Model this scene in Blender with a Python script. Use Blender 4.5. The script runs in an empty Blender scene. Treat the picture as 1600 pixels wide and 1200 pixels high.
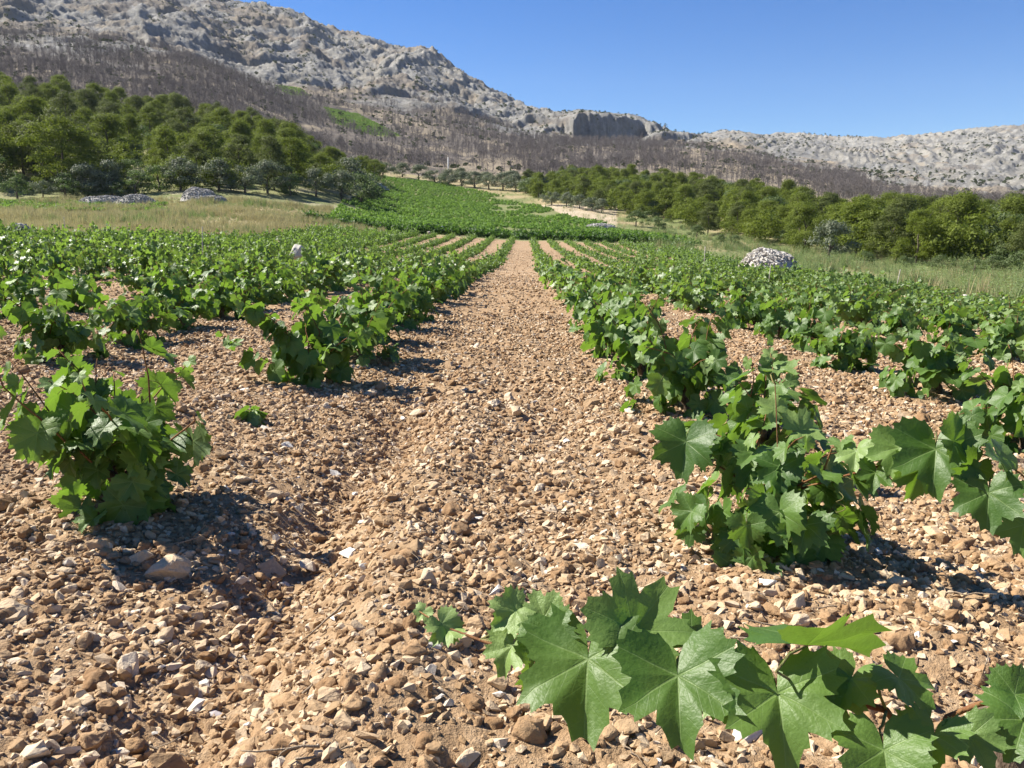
import bpy, bmesh, math, random
import numpy as np
from mathutils import Vector, Matrix, Euler, noise as mnoise

sc = bpy.context.scene
COL = sc.collection
R = math.radians

# ------------------------------------------------------------------ camera
F = 1300.0                      # focal length in photo pixels (photo is 1600 x 1200)
CAMH = 0.87
TH = math.atan(228.0 / F)       # camera looks down by this angle
CT, ST = math.cos(TH), math.sin(TH)
CAM = np.array([0.0, 0.0, CAMH])
cd = bpy.data.cameras.new('camera')
cd.sensor_width = 36.0
cd.lens = 36.0 * F / 1600.0
cd.clip_start = 0.05
cd.clip_end = 9000
cam = bpy.data.objects.new('camera', cd)
COL.objects.link(cam)
cam.location = (0, 0, CAMH)
cam.rotation_euler = (math.pi / 2 - TH, 0, 0)
sc.camera = cam

# ------------------------------------------------------------------ light
SUN_EL = R(45)
SUN_AZ = math.atan2(-0.94, 0.34)            # from +Y towards +X
SUN = Vector((math.sin(SUN_AZ) * math.cos(SUN_EL), math.cos(SUN_AZ) * math.cos(SUN_EL), math.sin(SUN_EL)))
w = bpy.data.worlds.new('World')
sc.world = w
w.use_nodes = True
nt = w.node_tree
sky = nt.nodes.new('ShaderNodeTexSky')
sky.sky_type = 'NISHITA'
sky.sun_disc = False
sky.sun_elevation = SUN_EL
sky.sun_rotation = SUN_AZ % (2 * math.pi)
sky.altitude = 1300
sky.air_density = 1.0
sky.dust_density = 0.0
sky.ozone_density = 3.0
bg = nt.nodes['Background']
bg.inputs['Strength'].default_value = 0.055
hs = nt.nodes.new('ShaderNodeHueSaturation')
hs.inputs['Saturation'].default_value = 1.34
hs.inputs['Hue'].default_value = 0.512
nt.links.new(sky.outputs[0], hs.inputs['Color'])
nt.links.new(hs.outputs[0], bg.inputs[0])
sl = bpy.data.lights.new('sun', 'SUN')
sl.energy = 4.6
sl.angle = R(0.53)
sl.color = (1.0, 0.94, 0.83)
so = bpy.data.objects.new('sun', sl)
COL.objects.link(so)
so.rotation_euler = SUN.to_track_quat('Z', 'Y').to_euler()
so.location = (-60, 40, 90)
HAZE = 0.00006
sc.view_settings.view_transform = 'Standard'
sc.view_settings.look = 'None'
sc.view_settings.exposure = 1.45
sc.view_settings.gamma = 1.0
sc.view_settings.use_curve_mapping = False
try:
    sc.cycles.max_bounces = 6
    sc.cycles.diffuse_bounces = 3
    sc.cycles.glossy_bounces = 2
    sc.cycles.transmission_bounces = 4
    sc.cycles.volume_bounces = 0
    sc.cycles.transparent_max_bounces = 6
    sc.cycles.sample_clamp_indirect = 4
except Exception:
    pass

# ------------------------------------------------------------------ pixel helpers (photo pixels -> world)
def ray(px, py):
    u, v = (px - 800) / F, (600 - py) / F
    return np.array([u, CT + v * ST, -ST + v * CT])
def at_depth(px, py, d):
    return CAM + d * ray(px, py)
def at_z(px, py, z=0.0):
    r = ray(px, py)
    return CAM + r * ((z - CAMH) / r[2])
def tsl(y):
    return math.tan(math.atan((600 - y) / F) - TH)
def proj(X, Y, Z):
    dz = Z - CAMH
    d = Y * CT - dz * ST
    v = (Y * ST + dz * CT) / d
    return 800 + F * X / d, 600 - F * v, d

# ------------------------------------------------------------------ numpy noise
def vnoise(x, y, seed=0):
    x = np.asarray(x, float); y = np.asarray(y, float)
    xi = np.floor(x); yi = np.floor(y)
    fx = x - xi; fy = y - yi
    fx = fx * fx * fx * (fx * (fx * 6 - 15) + 10); fy = fy * fy * fy * (fy * (fy * 6 - 15) + 10)
    xi = xi.astype(np.int64); yi = yi.astype(np.int64)
    def h(a, b):
        n = (a * 374761393 + b * 668265263 + seed * 974711) & 0xffffffff
        n = ((n ^ (n >> 13)) * 1274126177) & 0xffffffff
        n = ((n ^ (n >> 15)) * 2246822519) & 0xffffffff
        return ((n ^ (n >> 16)) & 0xffffff) / float(0xffffff)
    a = h(xi, yi); b = h(xi + 1, yi); c = h(xi, yi + 1); d = h(xi + 1, yi + 1)
    return (a + (b - a) * fx) * (1 - fy) + (c + (d - c) * fx) * fy
def fbm(x, y, octv=4, seed=0, gain=0.5):
    s = 0; a = 1.0; t = 0
    c, sn = math.cos(0.7), math.sin(0.7)
    for o in range(octv):
        s = s + a * (vnoise(x, y, seed + o * 17) - 0.5); t += a
        x, y = (c * x - sn * y) * 2.03 + 7.1, (sn * x + c * y) * 2.03 + 3.7
        a *= gain
    return s / t * 2
def ridged(x, y, octv=4, seed=0, gain=0.5):
    s = 0; a = 1.0; t = 0
    c, sn = math.cos(0.6), math.sin(0.6)
    for o in range(octv):
        n = 1 - np.abs(2 * vnoise(x, y, seed + o * 13) - 1)
        s = s + a * n * n; t += a
        x, y = (c * x - sn * y) * 2.1 + 5.3, (sn * x + c * y) * 2.1 + 1.9
        a *= gain
    return s / t
def sstep(a, b, x):
    t = np.clip((x - a) / (b - a), 0, 1)
    return t * t * (3 - 2 * t)

# ------------------------------------------------------------------ mesh helpers
def np_mesh(name, V, Fc, smooth=True):
    V = np.asarray(V, np.float32); Fc = np.asarray(Fc, np.int32)
    m = bpy.data.meshes.new(name)
    n, k = Fc.shape
    m.vertices.add(len(V)); m.vertices.foreach_set('co', V.ravel())
    m.loops.add(n * k); m.loops.foreach_set('vertex_index', Fc.ravel())
    m.polygons.add(n); m.polygons.foreach_set('loop_start', np.arange(0, n * k, k, dtype=np.int32))
    m.polygons.foreach_set('use_smooth', np.full(n, smooth, bool))
    m.update(calc_edges=True)
    return m
class MB:
    """collects polygons (with material slot and one float per vertex) for one mesh"""
    def __init__(s): s.v = []; s.f = []; s.mi = []; s.lv = []; s.uv = []
    def add(s, verts, faces, mat=0, lv=0.0, uv=None):
        o = len(s.v)
        s.v.extend(verts); s.lv.extend([lv] * len(verts))
        s.uv.extend(uv if uv is not None else [(9.0, 9.0)] * len(verts))
        for f in faces: s.f.append([i + o for i in f]); s.mi.append(mat)
    def tube(s, pts, rad, seg=6, mat=0, lv=0.0, cap=True):
        pts = [Vector(p) for p in pts]
        vs = []; fs = []
        n = len(pts)
        ref = Vector((0.31, 0.77, 0.55))
        for i, p in enumerate(pts):
            d = (pts[min(i + 1, n - 1)] - pts[max(i - 1, 0)])
            if d.length < 1e-9: d = Vector((0, 0, 1))
            d.normalize()
            a = d.cross(ref)
            if a.length < 1e-4: a = d.cross(Vector((1, 0, 0)))
            a.normalize(); b = d.cross(a)
            r = rad[i] if hasattr(rad, '__len__') else rad
            for j in range(seg):
                t = 2 * math.pi * j / seg
                vs.append(tuple(p + (a * math.cos(t) + b * math.sin(t)) * r))
        for i in range(n - 1):
            for j in range(seg):
                k = (j + 1) % seg
                fs.append((i * seg + j, i * seg + k, (i + 1) * seg + k, (i + 1) * seg + j))
        if cap:
            fs.append(tuple(range(seg))[::-1]); fs.append(tuple((n - 1) * seg + j for j in range(seg)))
        s.add(vs, fs, mat, lv)
    def mesh(s, name, mats, smooth=True):
        m = bpy.data.meshes.new(name)
        m.from_pydata(s.v, [], s.f)
        for mt in mats: m.materials.append(mt)
        m.polygons.foreach_set('material_index', np.array(s.mi, np.int32))
        m.polygons.foreach_set('use_smooth', np.full(len(s.f), smooth, bool))
        a = m.attributes.new('lv', 'FLOAT', 'POINT'); a.data.foreach_set('value', np.array(s.lv, np.float32))
        ul = m.uv_layers.new(name='UVMap')
        li = np.zeros(len(m.loops), np.int32); m.loops.foreach_get('vertex_index', li)
        ul.data.foreach_set('uv', np.array(s.uv, np.float32)[li].ravel())
        m.update()
        return m
def link(name, mesh, parent=None, loc=None):
    o = bpy.data.objects.new(name, mesh)
    COL.objects.link(o)
    if parent is not None: o.parent = parent
    if loc is not None: o.location = loc
    return o
def tag(o, label=None, cat=None, group=None, kind=None):
    if label: o['label'] = label
    if cat: o['category'] = cat
    if group: o['group'] = group
    if kind: o['kind'] = kind
    return o
def thing(name, label, cat, loc, group=None, rz=0.0, sc_=1.0):
    o = bpy.data.objects.new(name, None)
    o.empty_display_size = 0.1
    COL.objects.link(o)
    o.location = loc; o.rotation_euler = (0, 0, rz); o.scale = (sc_,) * 3
    return tag(o, label, cat, group)

# ------------------------------------------------------------------ materials
class NT:
    def __init__(s, name):
        s.m = bpy.data.materials.new(name); s.m.use_nodes = True
        s.t = s.m.node_tree; s.t.nodes.clear()
        s.out = s.t.nodes.new('ShaderNodeOutputMaterial')
    def n(s, typ, **kw):
        nd = s.t.nodes.new(typ)
        for k, v in kw.items(): setattr(nd, k, v)
        return nd
    def put(s, sock, v):
        if hasattr(v, 'links') or isinstance(v, bpy.types.NodeSocket): s.t.links.new(v, sock)
        else:
            if isinstance(v, (tuple, list)) and len(v) == 3 and sock.type == 'RGBA': v = (*v, 1)
            sock.default_value = v
    def math(s, op, a, b=None, c=None, clamp=False):
        nd = s.n('ShaderNodeMath', operation=op); nd.use_clamp = clamp
        s.put(nd.inputs[0], a)
        if b is not None: s.put(nd.inputs[1], b)
        if c is not None: s.put(nd.inputs[2], c)
        return nd.outputs[0]
    def mix(s, f, a, b, blend='MIX'):
        nd = s.n('ShaderNodeMix', data_type='RGBA', blend_type=blend)
        s.put(nd.inputs[0], f); s.put(nd.inputs[6], a); s.put(nd.inputs[7], b)
        return nd.outputs[2]
    def noise(s, vec, scale, detail=4, rough=0.55, dist=0.0):
        nd = s.n('ShaderNodeTexNoise'); s.put(nd.inputs['Vector'], vec)
        nd.inputs['Scale'].default_value = scale; nd.inputs['Detail'].default_value = detail
        nd.inputs['Roughness'].default_value = rough; nd.inputs['Distortion'].default_value = dist
        return nd.outputs[0]
    def voro(s, vec, scale, feature='F1'):
        nd = s.n('ShaderNodeTexVoronoi', feature=feature); s.put(nd.inputs['Vector'], vec)
        nd.inputs['Scale'].default_value = scale
        return nd
    def ramp(s, f, stops):
        nd = s.n('ShaderNodeValToRGB'); s.put(nd.inputs[0], f)
        e = nd.color_ramp.elements
        while len(e) < len(stops): e.new(0.5)
        for i, (p, c) in enumerate(stops):
            e[i].position = p; e[i].color = (*c, 1) if len(c) == 3 else c
        return nd.outputs[0]
    def maprange(s, v, a, b, c=0.0, d=1.0, smooth=False):
        nd = s.n('ShaderNodeMapRange'); nd.clamp = True
        if smooth: nd.interpolation_type = 'SMOOTHSTEP'
        for i, x in enumerate((v, a, b, c, d)): s.put(nd.inputs[i], x)
        return nd.outputs[0]
    def bump(s, h, strength, dist):
        nd = s.n('ShaderNodeBump'); nd.inputs['Strength'].default_value = strength
        nd.inputs['Distance'].default_value = dist; s.put(nd.inputs['Height'], h)
        return nd.outputs[0]
    def pbsdf(s, col, rough=0.9, spec=0.2, normal=None):
        nd = s.n('ShaderNodeBsdfPrincipled')
        s.put(nd.inputs['Base Color'], col); s.put(nd.inputs['Roughness'], rough)
        s.put(nd.inputs['Specular IOR Level'], spec)
        if normal is not None: s.put(nd.inputs['Normal'], normal)
        return nd.outputs[0]
    def done(s, sh):
        s.t.links.new(sh, s.out.inputs[0]); return s.m
    def pos(s): return s.n('ShaderNodeNewGeometry').outputs['Position']
    def attr(s, name, typ='GEOMETRY'):
        return s.n('ShaderNodeAttribute', attribute_name=name, attribute_type=typ)

def foliage_mat(name, dark, lite, back, trans, tfac=0.3, rough=0.5, spec=0.35, veins=False, young=None):
    t = NT(name)
    oi = t.n('ShaderNodeObjectInfo')
    lv = t.attr('lv').outputs['Fac']
    rnd = t.math('FRACT', t.math('ADD', t.math('MULTIPLY', oi.outputs['Random'], 3.7), lv))
    col = t.mix(rnd, dark, lite)
    geo = t.n('ShaderNodeNewGeometry')
    nrm = None
    yv = 0.0
    if young is not None:
        sep = t.n('ShaderNodeSeparateColor'); t.put(sep.inputs[0], oi.outputs['Color'])
        yv = t.math('SUBTRACT', 1.0, sep.outputs[0])
        yl = t.maprange(rnd, 0.86, 1.0, 0.0, 0.5)
        yv = t.math('MAXIMUM', yv, yl)
        col = t.mix(yv, col, young)
    col = t.mix(geo.outputs['Backfacing'], col, back)
    if veins:
        uv = t.n('ShaderNodeUVMap'); uv.uv_map = 'UVMap'
        sx = t.n('ShaderNodeSeparateXYZ'); t.put(sx.inputs[0], uv.outputs[0])
        x, y = sx.outputs[0], sx.outputs[1]
        vein = None; sec = None; dmin = None
        for a in (0, 52, -52, 108, -108):
            ca, sa = math.cos(R(a)), math.sin(R(a))
            al = t.math('ADD', t.math('MULTIPLY', x, sa), t.math('MULTIPLY', y, ca))
            d = t.math('ABSOLUTE', t.math('SUBTRACT', t.math('MULTIPLY', x, ca), t.math('MULTIPLY', y, sa)))
            d = t.math('ADD', d, t.maprange(al, 0.0, -0.02, 0.0, 1.0))
            wv = t.maprange(al, 0.0, 1.0, 0.016, 0.004)
            v = t.maprange(t.math('DIVIDE', d, wv), 0.6, 1.4, 1.0, 0.0)
            vein = v if vein is None else t.math('MAXIMUM', vein, v)
            ph = t.math('FRACT', t.math('MULTIPLY', t.math('SUBTRACT', al, t.math('MULTIPLY', d, 1.15)), 5.2))
            ss = t.maprange(t.math('ABSOLUTE', t.math('SUBTRACT', ph, 0.5)), 0.0, 0.032, 0.30, 0.0)
            ss = t.math('MULTIPLY', ss, t.maprange(d, 0.22, 0.30, 1.0, 0.0))
            sec = ss if sec is None else t.math('MAXIMUM', sec, ss)
        vein = t.math('MAXIMUM', vein, sec)
        vein = t.math('MULTIPLY', vein, t.maprange(y, 4.0, 5.0, 1.0, 0.0))
        col = t.mix(t.math('MULTIPLY', vein, 0.55), col, (0.19, 0.27, 0.09))
        blot = t.noise(uv.outputs[0], 5.0, 3)
        col = t.mix(t.math('MULTIPLY', blot, 0.35), col, t.mix(0.5, col, dark), 'MIX')
        cell = t.voro(uv.outputs[0], 26).outputs['Distance']
        hgt = t.math('ADD', t.math('ADD', t.math('MULTIPLY', vein, -1.0), t.math('MULTIPLY', cell, -0.25)), t.math('MULTIPLY', t.noise(uv.outputs[0], 9.0, 3), 1.6))
        nrm = t.bump(hgt, 0.3, 0.003)
    sh = t.pbsdf(col, rough, spec, nrm)
    tr = t.n('ShaderNodeBsdfTranslucent')
    t.put(tr.inputs[0], t.mix(rnd, trans, tuple(c * 1.25 for c in trans)))
    if nrm is not None: t.put(tr.inputs['Normal'], nrm)
    mx = t.n('ShaderNodeMixShader'); mx.inputs[0].default_value = tfac
    t.t.links.new(sh, mx.inputs[1]); t.t.links.new(tr.outputs[0], mx.inputs[2])
    return t.done(mx.outputs[0])

M = {}
M['leaf'] = foliage_mat('vine_leaf', (0.042, 0.096, 0.015), (0.098, 0.172, 0.032), (0.120, 0.175, 0.068), (0.20, 0.36, 0.030), 0.28, 0.48, 0.36, True, (0.27, 0.37, 0.12))
M['leaf_far'] = foliage_mat('vine_leaf_far', (0.050, 0.100, 0.020), (0.130, 0.205, 0.052), (0.145, 0.200, 0.085), (0.23, 0.38, 0.045), 0.31, 0.47, 0.40, False, (0.17, 0.26, 0.06))
M['leaf_low'] = foliage_mat('vine_leaf_low', (0.052, 0.102, 0.021), (0.140, 0.215, 0.056), (0.145, 0.200, 0.085), (0.23, 0.38, 0.045), 0.30, 0.55, 0.32, False, (0.27, 0.37, 0.12))
M['leaf_hedge'] = foliage_mat('hedge_leaf', (0.022, 0.058, 0.010), (0.045, 0.095, 0.016), (0.07, 0.11, 0.04), (0.12, 0.25, 0.02), 0.25, 0.55, 0.2)
M['leaf_hill'] = foliage_mat('vine_leaf_hill', (0.060, 0.130, 0.020), (0.105, 0.190, 0.032), (0.12, 0.18, 0.05), (0.22, 0.38, 0.05), 0.32, 0.6, 0.2)
M['pine'] = foliage_mat('pine_needles', (0.044, 0.082, 0.012), (0.112, 0.152, 0.020), (0.105, 0.135, 0.020), (0.20, 0.26, 0.028), 0.28, 0.7, 0.15)
M['pine_dull'] = foliage_mat('pine_needles_dull', (0.046, 0.070, 0.018), (0.100, 0.122, 0.034), (0.09, 0.11, 0.03), (0.15, 0.19, 0.04), 0.25, 0.7, 0.15)
M['olive'] = foliage_mat('olive_foliage', (0.060, 0.085, 0.045), (0.110, 0.135, 0.075), (0.15, 0.17, 0.11), (0.14, 0.18, 0.07), 0.22, 0.6, 0.2)
M['bush'] = foliage_mat('bush_foliage', (0.038, 0.066, 0.020), (0.085, 0.120, 0.040), (0.09, 0.12, 0.045), (0.14, 0.22, 0.05), 0.26, 0.6, 0.2)
M['scrub'] = foliage_mat('scrub_foliage', (0.040, 0.055, 0.028), (0.070, 0.085, 0.040), (0.07, 0.085, 0.04), (0.08, 0.11, 0.04), 0.2, 0.8, 0.1)
M['dry_grass'] = foliage_mat('dry_grass', (0.27, 0.24, 0.12), (0.46, 0.40, 0.23), (0.36, 0.32, 0.18), (0.36, 0.33, 0.15), 0.3, 0.8, 0.1)
M['weed'] = foliage_mat('weed_foliage', (0.10, 0.15, 0.055), (0.20, 0.25, 0.11), (0.17, 0.21, 0.10), (0.22, 0.30, 0.09), 0.3, 0.7, 0.15)

def bark_mat(name, a, b, sc_=30):
    t = NT(name)
    tc = t.n('ShaderNodeTexCoord').outputs['Object']
    mp = t.n('ShaderNodeMapping'); t.put(mp.inputs[0], tc); mp.inputs['Scale'].default_value = (1, 1, 0.25)
    nz = t.noise(mp.outputs[0], sc_, 5, 0.65)
    col = t.ramp(nz, [(0.3, a), (0.7, b)])
    return t.done(t.pbsdf(col, 0.9, 0.15, t.bump(nz, 0.6, 0.02)))
M['trunk'] = bark_mat('vine_bark', (0.055, 0.038, 0.026), (0.20, 0.15, 0.11), 60)
M['cane'] = bark_mat('vine_cane', (0.15, 0.055, 0.030), (0.22, 0.13, 0.055), 25)
M['green_stem'] = bark_mat('green_stem', (0.12, 0.17, 0.05), (0.20, 0.14, 0.07), 25)
M['bark'] = bark_mat('pine_bark', (0.06, 0.045, 0.035), (0.17, 0.14, 0.115), 5)
M['burnt'] = bark_mat('burnt_wood', (0.105, 0.092, 0.088), (0.23, 0.205, 0.195), 2)
M['stake'] = bark_mat('weathered_stake', (0.28, 0.25, 0.21), (0.48, 0.45, 0.40), 20)
M['twig'] = bark_mat('dry_twig', (0.20, 0.14, 0.09), (0.42, 0.34, 0.25), 40)
M['pole'] = bark_mat('pole_paint', (0.62, 0.61, 0.58), (0.78, 0.77, 0.74), 3)

def stone_mat(name, stops, bumps=0.5, sc_=26.0, dust=(0.38, 0.262, 0.155), dustamt=0.45):
    t = NT(name)
    oi = t.n('ShaderNodeObjectInfo')
    lv = t.attr('lv').outputs['Fac']
    rnd = t.math('FRACT', t.math('ADD', oi.outputs['Random'], lv))
    base = t.ramp(rnd, stops)
    tc = t.n('ShaderNodeTexCoord').outputs['Object']
    off = t.n('ShaderNodeVectorMath', operation='ADD'); t.put(off.inputs[0], t.pos())
    cb = t.n('ShaderNodeCombineXYZ'); t.put(cb.inputs[0], t.math('MULTIPLY', rnd, 17.0)); t.put(off.inputs[1], cb.outputs[0])
    p = off.outputs[0]
    n1 = t.noise(p, sc_, 5, 0.6); n2 = t.noise(p, sc_ * 6, 4, 0.65)
    col = t.mix(t.maprange(n1, 0.45, 0.7, 0.0, dustamt), base, dust)
    col = t.mix(t.maprange(n2, 0.35, 0.65, 0.0, 0.4), col, t.mix(1.0, col, (0.68, 0.62, 0.56), 'MULTIPLY'))
    h = t.math('ADD', n1, t.math('MULTIPLY', n2, 0.35))
    return t.done(t.pbsdf(col, 0.92, 0.15, t.bump(h, bumps, 0.35 / sc_)))
TAN = [(0.0, (0.28, 0.186, 0.102)), (0.35, (0.41, 0.293, 0.178)), (0.70, (0.52, 0.405, 0.272)), (0.93, (0.56, 0.455, 0.325)), (1.0, (0.60, 0.52, 0.41))]
M['stone'] = stone_mat('limestone_gravel', TAN)
M['clod'] = stone_mat('soil_clod', [(0.0, (0.23, 0.138, 0.070)), (1.0, (0.37, 0.245, 0.138))], 0.9, 60)
M['white_stone'] = stone_mat('white_limestone', [(0.0, (0.56, 0.52, 0.45)), (1.0, (0.70, 0.67, 0.60))], 0.4, 26, (0.5, 0.42, 0.32), 0.3)
M['grey_stone'] = stone_mat('grey_purple_stone', [(0.0, (0.33, 0.30, 0.31)), (1.0, (0.40, 0.37, 0.37))], 0.3, 26, (0.4, 0.33, 0.27), 0.3)
M['pile'] = stone_mat('pile_stone', [(0.0, (0.34, 0.31, 0.28)), (0.5, (0.48, 0.46, 0.42)), (1.0, (0.64, 0.62, 0.57))], 0.5, 6, (0.38, 0.34, 0.29), 0.3)
M['pile_grey'] = stone_mat('pile_stone_grey', [(0.0, (0.24, 0.235, 0.22)), (0.5, (0.38, 0.37, 0.35)), (1.0, (0.53, 0.515, 0.48))], 0.5, 6, (0.25, 0.24, 0.22), 0.3)

# ground (soil of the vineyard, grass cover from the attribute 'cover')
t = NT('ploughed_soil')
p = t.pos()
n1 = t.noise(p, 1.3, 6, 0.6); n2 = t.noise(p, 22, 6, 0.7); n3 = t.noise(p, 130, 3, 0.6)
soil = t.ramp(n2, [(0.28, (0.205, 0.130, 0.070)), (0.5, (0.325, 0.222, 0.130)), (0.72, (0.43, 0.320, 0.208))])
soil = t.mix(t.maprange(n1, 0.35, 0.65, 0.0, 0.5), soil, t.mix(1.0, soil, (0.80, 0.74, 0.70), 'MULTIPLY'))
vo = t.voro(p, 19); vo2 = t.voro(p, 42)
sepc = t.n('ShaderNodeSeparateColor'); t.put(sepc.inputs[0], vo.outputs['Color'])
stc = t.ramp(sepc.outputs[0], [(0.0, (0.28, 0.17, 0.095)), (0.55, (0.47, 0.335, 0.215)), (1.0, (0.62, 0.52, 0.40))])
ism = t.math('MULTIPLY', t.maprange(vo.outputs['Distance'], 0.42, 0.50, 1.0, 0.0), t.maprange(sepc.outputs[1], 0.35, 0.42, 0.0, 1.0))
dist = t.n('ShaderNodeVectorMath', operation='LENGTH'); t.put(dist.inputs[0], p)
ism = t.math('MULTIPLY', ism, t.maprange(dist.outputs['Value'], 11.0, 22.0, 0.0, 1.0))
soil = t.mix(ism, soil, stc)
cov = t.attr('cover')
sc3 = t.n('ShaderNodeSeparateColor'); t.put(sc3.inputs[0], cov.outputs['Color'])
ng = t.noise(p, 0.35, 5, 0.6); ng2 = t.noise(p, 3.0, 5, 0.7)
dryc = t.ramp(ng2, [(0.3, (0.24, 0.20, 0.11)), (0.7, (0.42, 0.36, 0.21))])
grc = t.ramp(ng2, [(0.3, (0.085, 0.12, 0.04)), (0.7, (0.20, 0.23, 0.09))])
palec = t.ramp(ng2, [(0.3, (0.33, 0.25, 0.16)), (0.55, (0.48, 0.40, 0.29)), (0.75, (0.62, 0.58, 0.51))])
col = t.mix(sc3.outputs[0], soil, dryc); col = t.mix(sc3.outputs[1], col, grc); col = t.mix(sc3.outputs[2], col, palec)
h = t.math('ADD', t.math('ADD', t.math('MULTIPLY', n2, 0.8), t.math('MULTIPLY', n3, 0.25)), t.math('MULTIPLY', ism, 0.7))
M['soil'] = t.done(t.pbsdf(col, 0.95, 0.1, t.bump(h, 0.9, 0.03)))

# mountain
t = NT('mountain_rock')
p = t.pos()
cov = t.attr('cover')
s3 = t.n('ShaderNodeSeparateColor'); t.put(s3.inputs[0], cov.outputs['Color'])
r1 = t.noise(p, 0.02, 6, 0.6); r2 = t.noise(p, 0.11, 8, 0.7); r3 = t.noise(p, 0.5, 6, 0.7)
rock = t.ramp(r2, [(0.30, (0.130, 0.127, 0.120)), (0.5, (0.230, 0.226, 0.215)), (0.70, (0.355, 0.350, 0.335))])
rock = t.mix(t.maprange(r3, 0.45, 0.7, 0.0, 0.5), rock, (0.17, 0.16, 0.12))
rock = t.mix(t.maprange(r1, 0.50, 0.68, 0.0, 0.5), rock, (0.33, 0.30, 0.24))
# folded strata on the right-hand mountain
fr = t.math('FRACT', t.math('ADD', t.attr('phase').outputs['Fac'], t.math('MULTIPLY', r3, 0.5)))
strata = t.attr('strata').outputs['Fac']
rock = t.mix(t.math('MULTIPLY', strata, t.maprange(t.math('ABSOLUTE', t.math('SUBTRACT', fr, 0.5)), 0.05, 0.22, 0.5, 0.0)), rock, (0.25, 0.235, 0.20))
burn = t.ramp(t.noise(p, 0.06, 7, 0.7), [(0.3, (0.120, 0.106, 0.092)), (0.55, (0.175, 0.152, 0.130)), (0.75, (0.27, 0.23, 0.18))])
dry = t.ramp(r3, [(0.3, (0.23, 0.19, 0.135)), (0.7, (0.38, 0.32, 0.235))])
grn = t.ramp(r3, [(0.3, (0.11, 0.15, 0.04)), (0.7, (0.20, 0.24, 0.065))])
col = t.mix(s3.outputs[0], rock, burn); col = t.mix(s3.outputs[1], col, dry); col = t.mix(s3.outputs[2], col, grn)
h = t.math('ADD', r2, t.math('MULTIPLY', r3, 0.4))
M['rock'] = t.done(t.pbsdf(col, 0.95, 0.08, t.bump(h, 0.8, 5.0)))

# ------------------------------------------------------------------ terrain height
# for each photo column: (forward distance Y, photo row where the bare ground lies)
COLS = {
    -400: [(20, 385), (33, 358), (75, 326), (95, 308), (110, 288), (220, 150), (450, 30), (560, 10)],
    0:    [(14, 425), (22, 398), (33, 374), (75, 343), (95, 327), (105, 312), (220, 172), (330, 118), (450, 64), (560, 42)],
    150:  [(14, 430), (25, 402), (41, 374), (82, 340), (98, 322), (110, 308), (215, 192), (330, 130), (450, 78), (560, 52)],
    300:  [(14, 440), (28, 408), (50, 376), (95, 324), (105, 314), (115, 304), (205, 205), (330, 150), (450, 98), (560, 76)],
    400:  [(14, 446), (28, 414), (45, 393), (62, 374), (98, 324), (115, 308), (200, 226), (330, 178), (450, 140), (560, 118)],
    500:  [(14, 450), (28, 419), (45, 399), (84, 361), (110, 326), (130, 303), (200, 262), (330, 216), (500, 182), (600, 152)],
    600:  [(14, 453), (28, 422), (42, 404), (62, 384), (88, 364), (130, 337), (190, 307), (235, 282), (330, 240), (500, 195), (600, 170)],
    700:  [(14, 455), (28, 424), (42, 407), (62, 388), (88, 370), (130, 343), (200, 311), (240, 287), (320, 262), (500, 206), (600, 184)],
    805:  [(14, 455), (28, 425), (42, 408), (62, 391), (88, 376), (96, 371), (130, 352), (180, 322), (230, 296), (320, 268), (480, 228), (600, 210)],
    900:  [(14, 456), (28, 428), (42, 410), (62, 393), (88, 377), (100, 368), (140, 343), (205, 303), (320, 262), (480, 236), (600, 222)],
    1000: [(14, 460), (28, 432), (42, 414), (62, 398), (88, 380), (110, 366), (150, 346), (220, 294), (400, 246), (550, 225), (600, 221)],
    1100: [(14, 470), (28, 440), (45, 419), (62, 404), (88, 387), (120, 371), (190, 316), (380, 258), (550, 234), (600, 228)],
    1200: [(14, 480), (25, 450), (32, 440), (40, 430), (60, 411), (80, 398), (90, 394), (170, 326), (350, 276), (550, 250), (600, 246)],
    1300: [(14, 490), (22, 466), (30, 450), (38, 438), (60, 420), (80, 407), (145, 350), (350, 292), (550, 264), (600, 258)],
    1400: [(14, 500), (20, 477), (28, 457), (35, 447), (50, 433), (70, 420), (125, 368), (350, 304), (550, 274), (600, 268)],
    1600: [(13, 510), (21, 490), (28, 470), (36, 455), (60, 433), (105, 382), (300, 326), (550, 284), (600, 276)],
    2000: [(12, 540), (21, 505), (35, 465), (60, 440), (105, 395), (300, 336), (550, 290), (600, 282)],
}
SKY_ = [(-400, -170), (0, -110), (120, -70), (220, -38), (300, -12), (345, 0), (400, 8), (480, 20), (540, 42), (600, 62), (650, 78), (700, 98),
        (760, 128), (800, 147), (860, 166), (930, 172), (980, 180), (1020, 195), (1055, 213), (1100, 209), (1150, 207),
        (1200, 211), (1250, 211), (1300, 217), (1380, 215), (1440, 210), (1500, 205), (1545, 199), (1600, 198), (2000, 190)]
RIDGE = [(-400, 900), (0, 950), (345, 1050), (600, 1050), (800, 950), (900, 800), (1030, 780), (1080, 1250), (1200, 1350), (1600, 1350), (2000, 1300)]
PXG = np.linspace(-400, 2000, 481)
LYG = np.linspace(math.log(1.0), math.log(600.0), 240)
YG = np.exp(LYG)
KS = F * 1.02
def px_of_s(s): return 800 + s * KS
def cross(X):
    return np.where(X < 0, -0.020 * X, -0.055 * np.clip(X - 1.0, 0, None))
rows_ = []
ck = sorted(COLS)
for pxc in ck:
    s = (pxc - 800) / KS
    ys = [1.0, 5.0, 9.0]; zs = [float(cross(np.array(s * y))) for y in ys]
    for (yy, ppy) in COLS[pxc]:
        ys.append(yy); zs.append(CAMH + yy * tsl(ppy))
    rows_.append(np.interp(YG, ys, zs))
rows_ = np.array(rows_)
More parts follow.
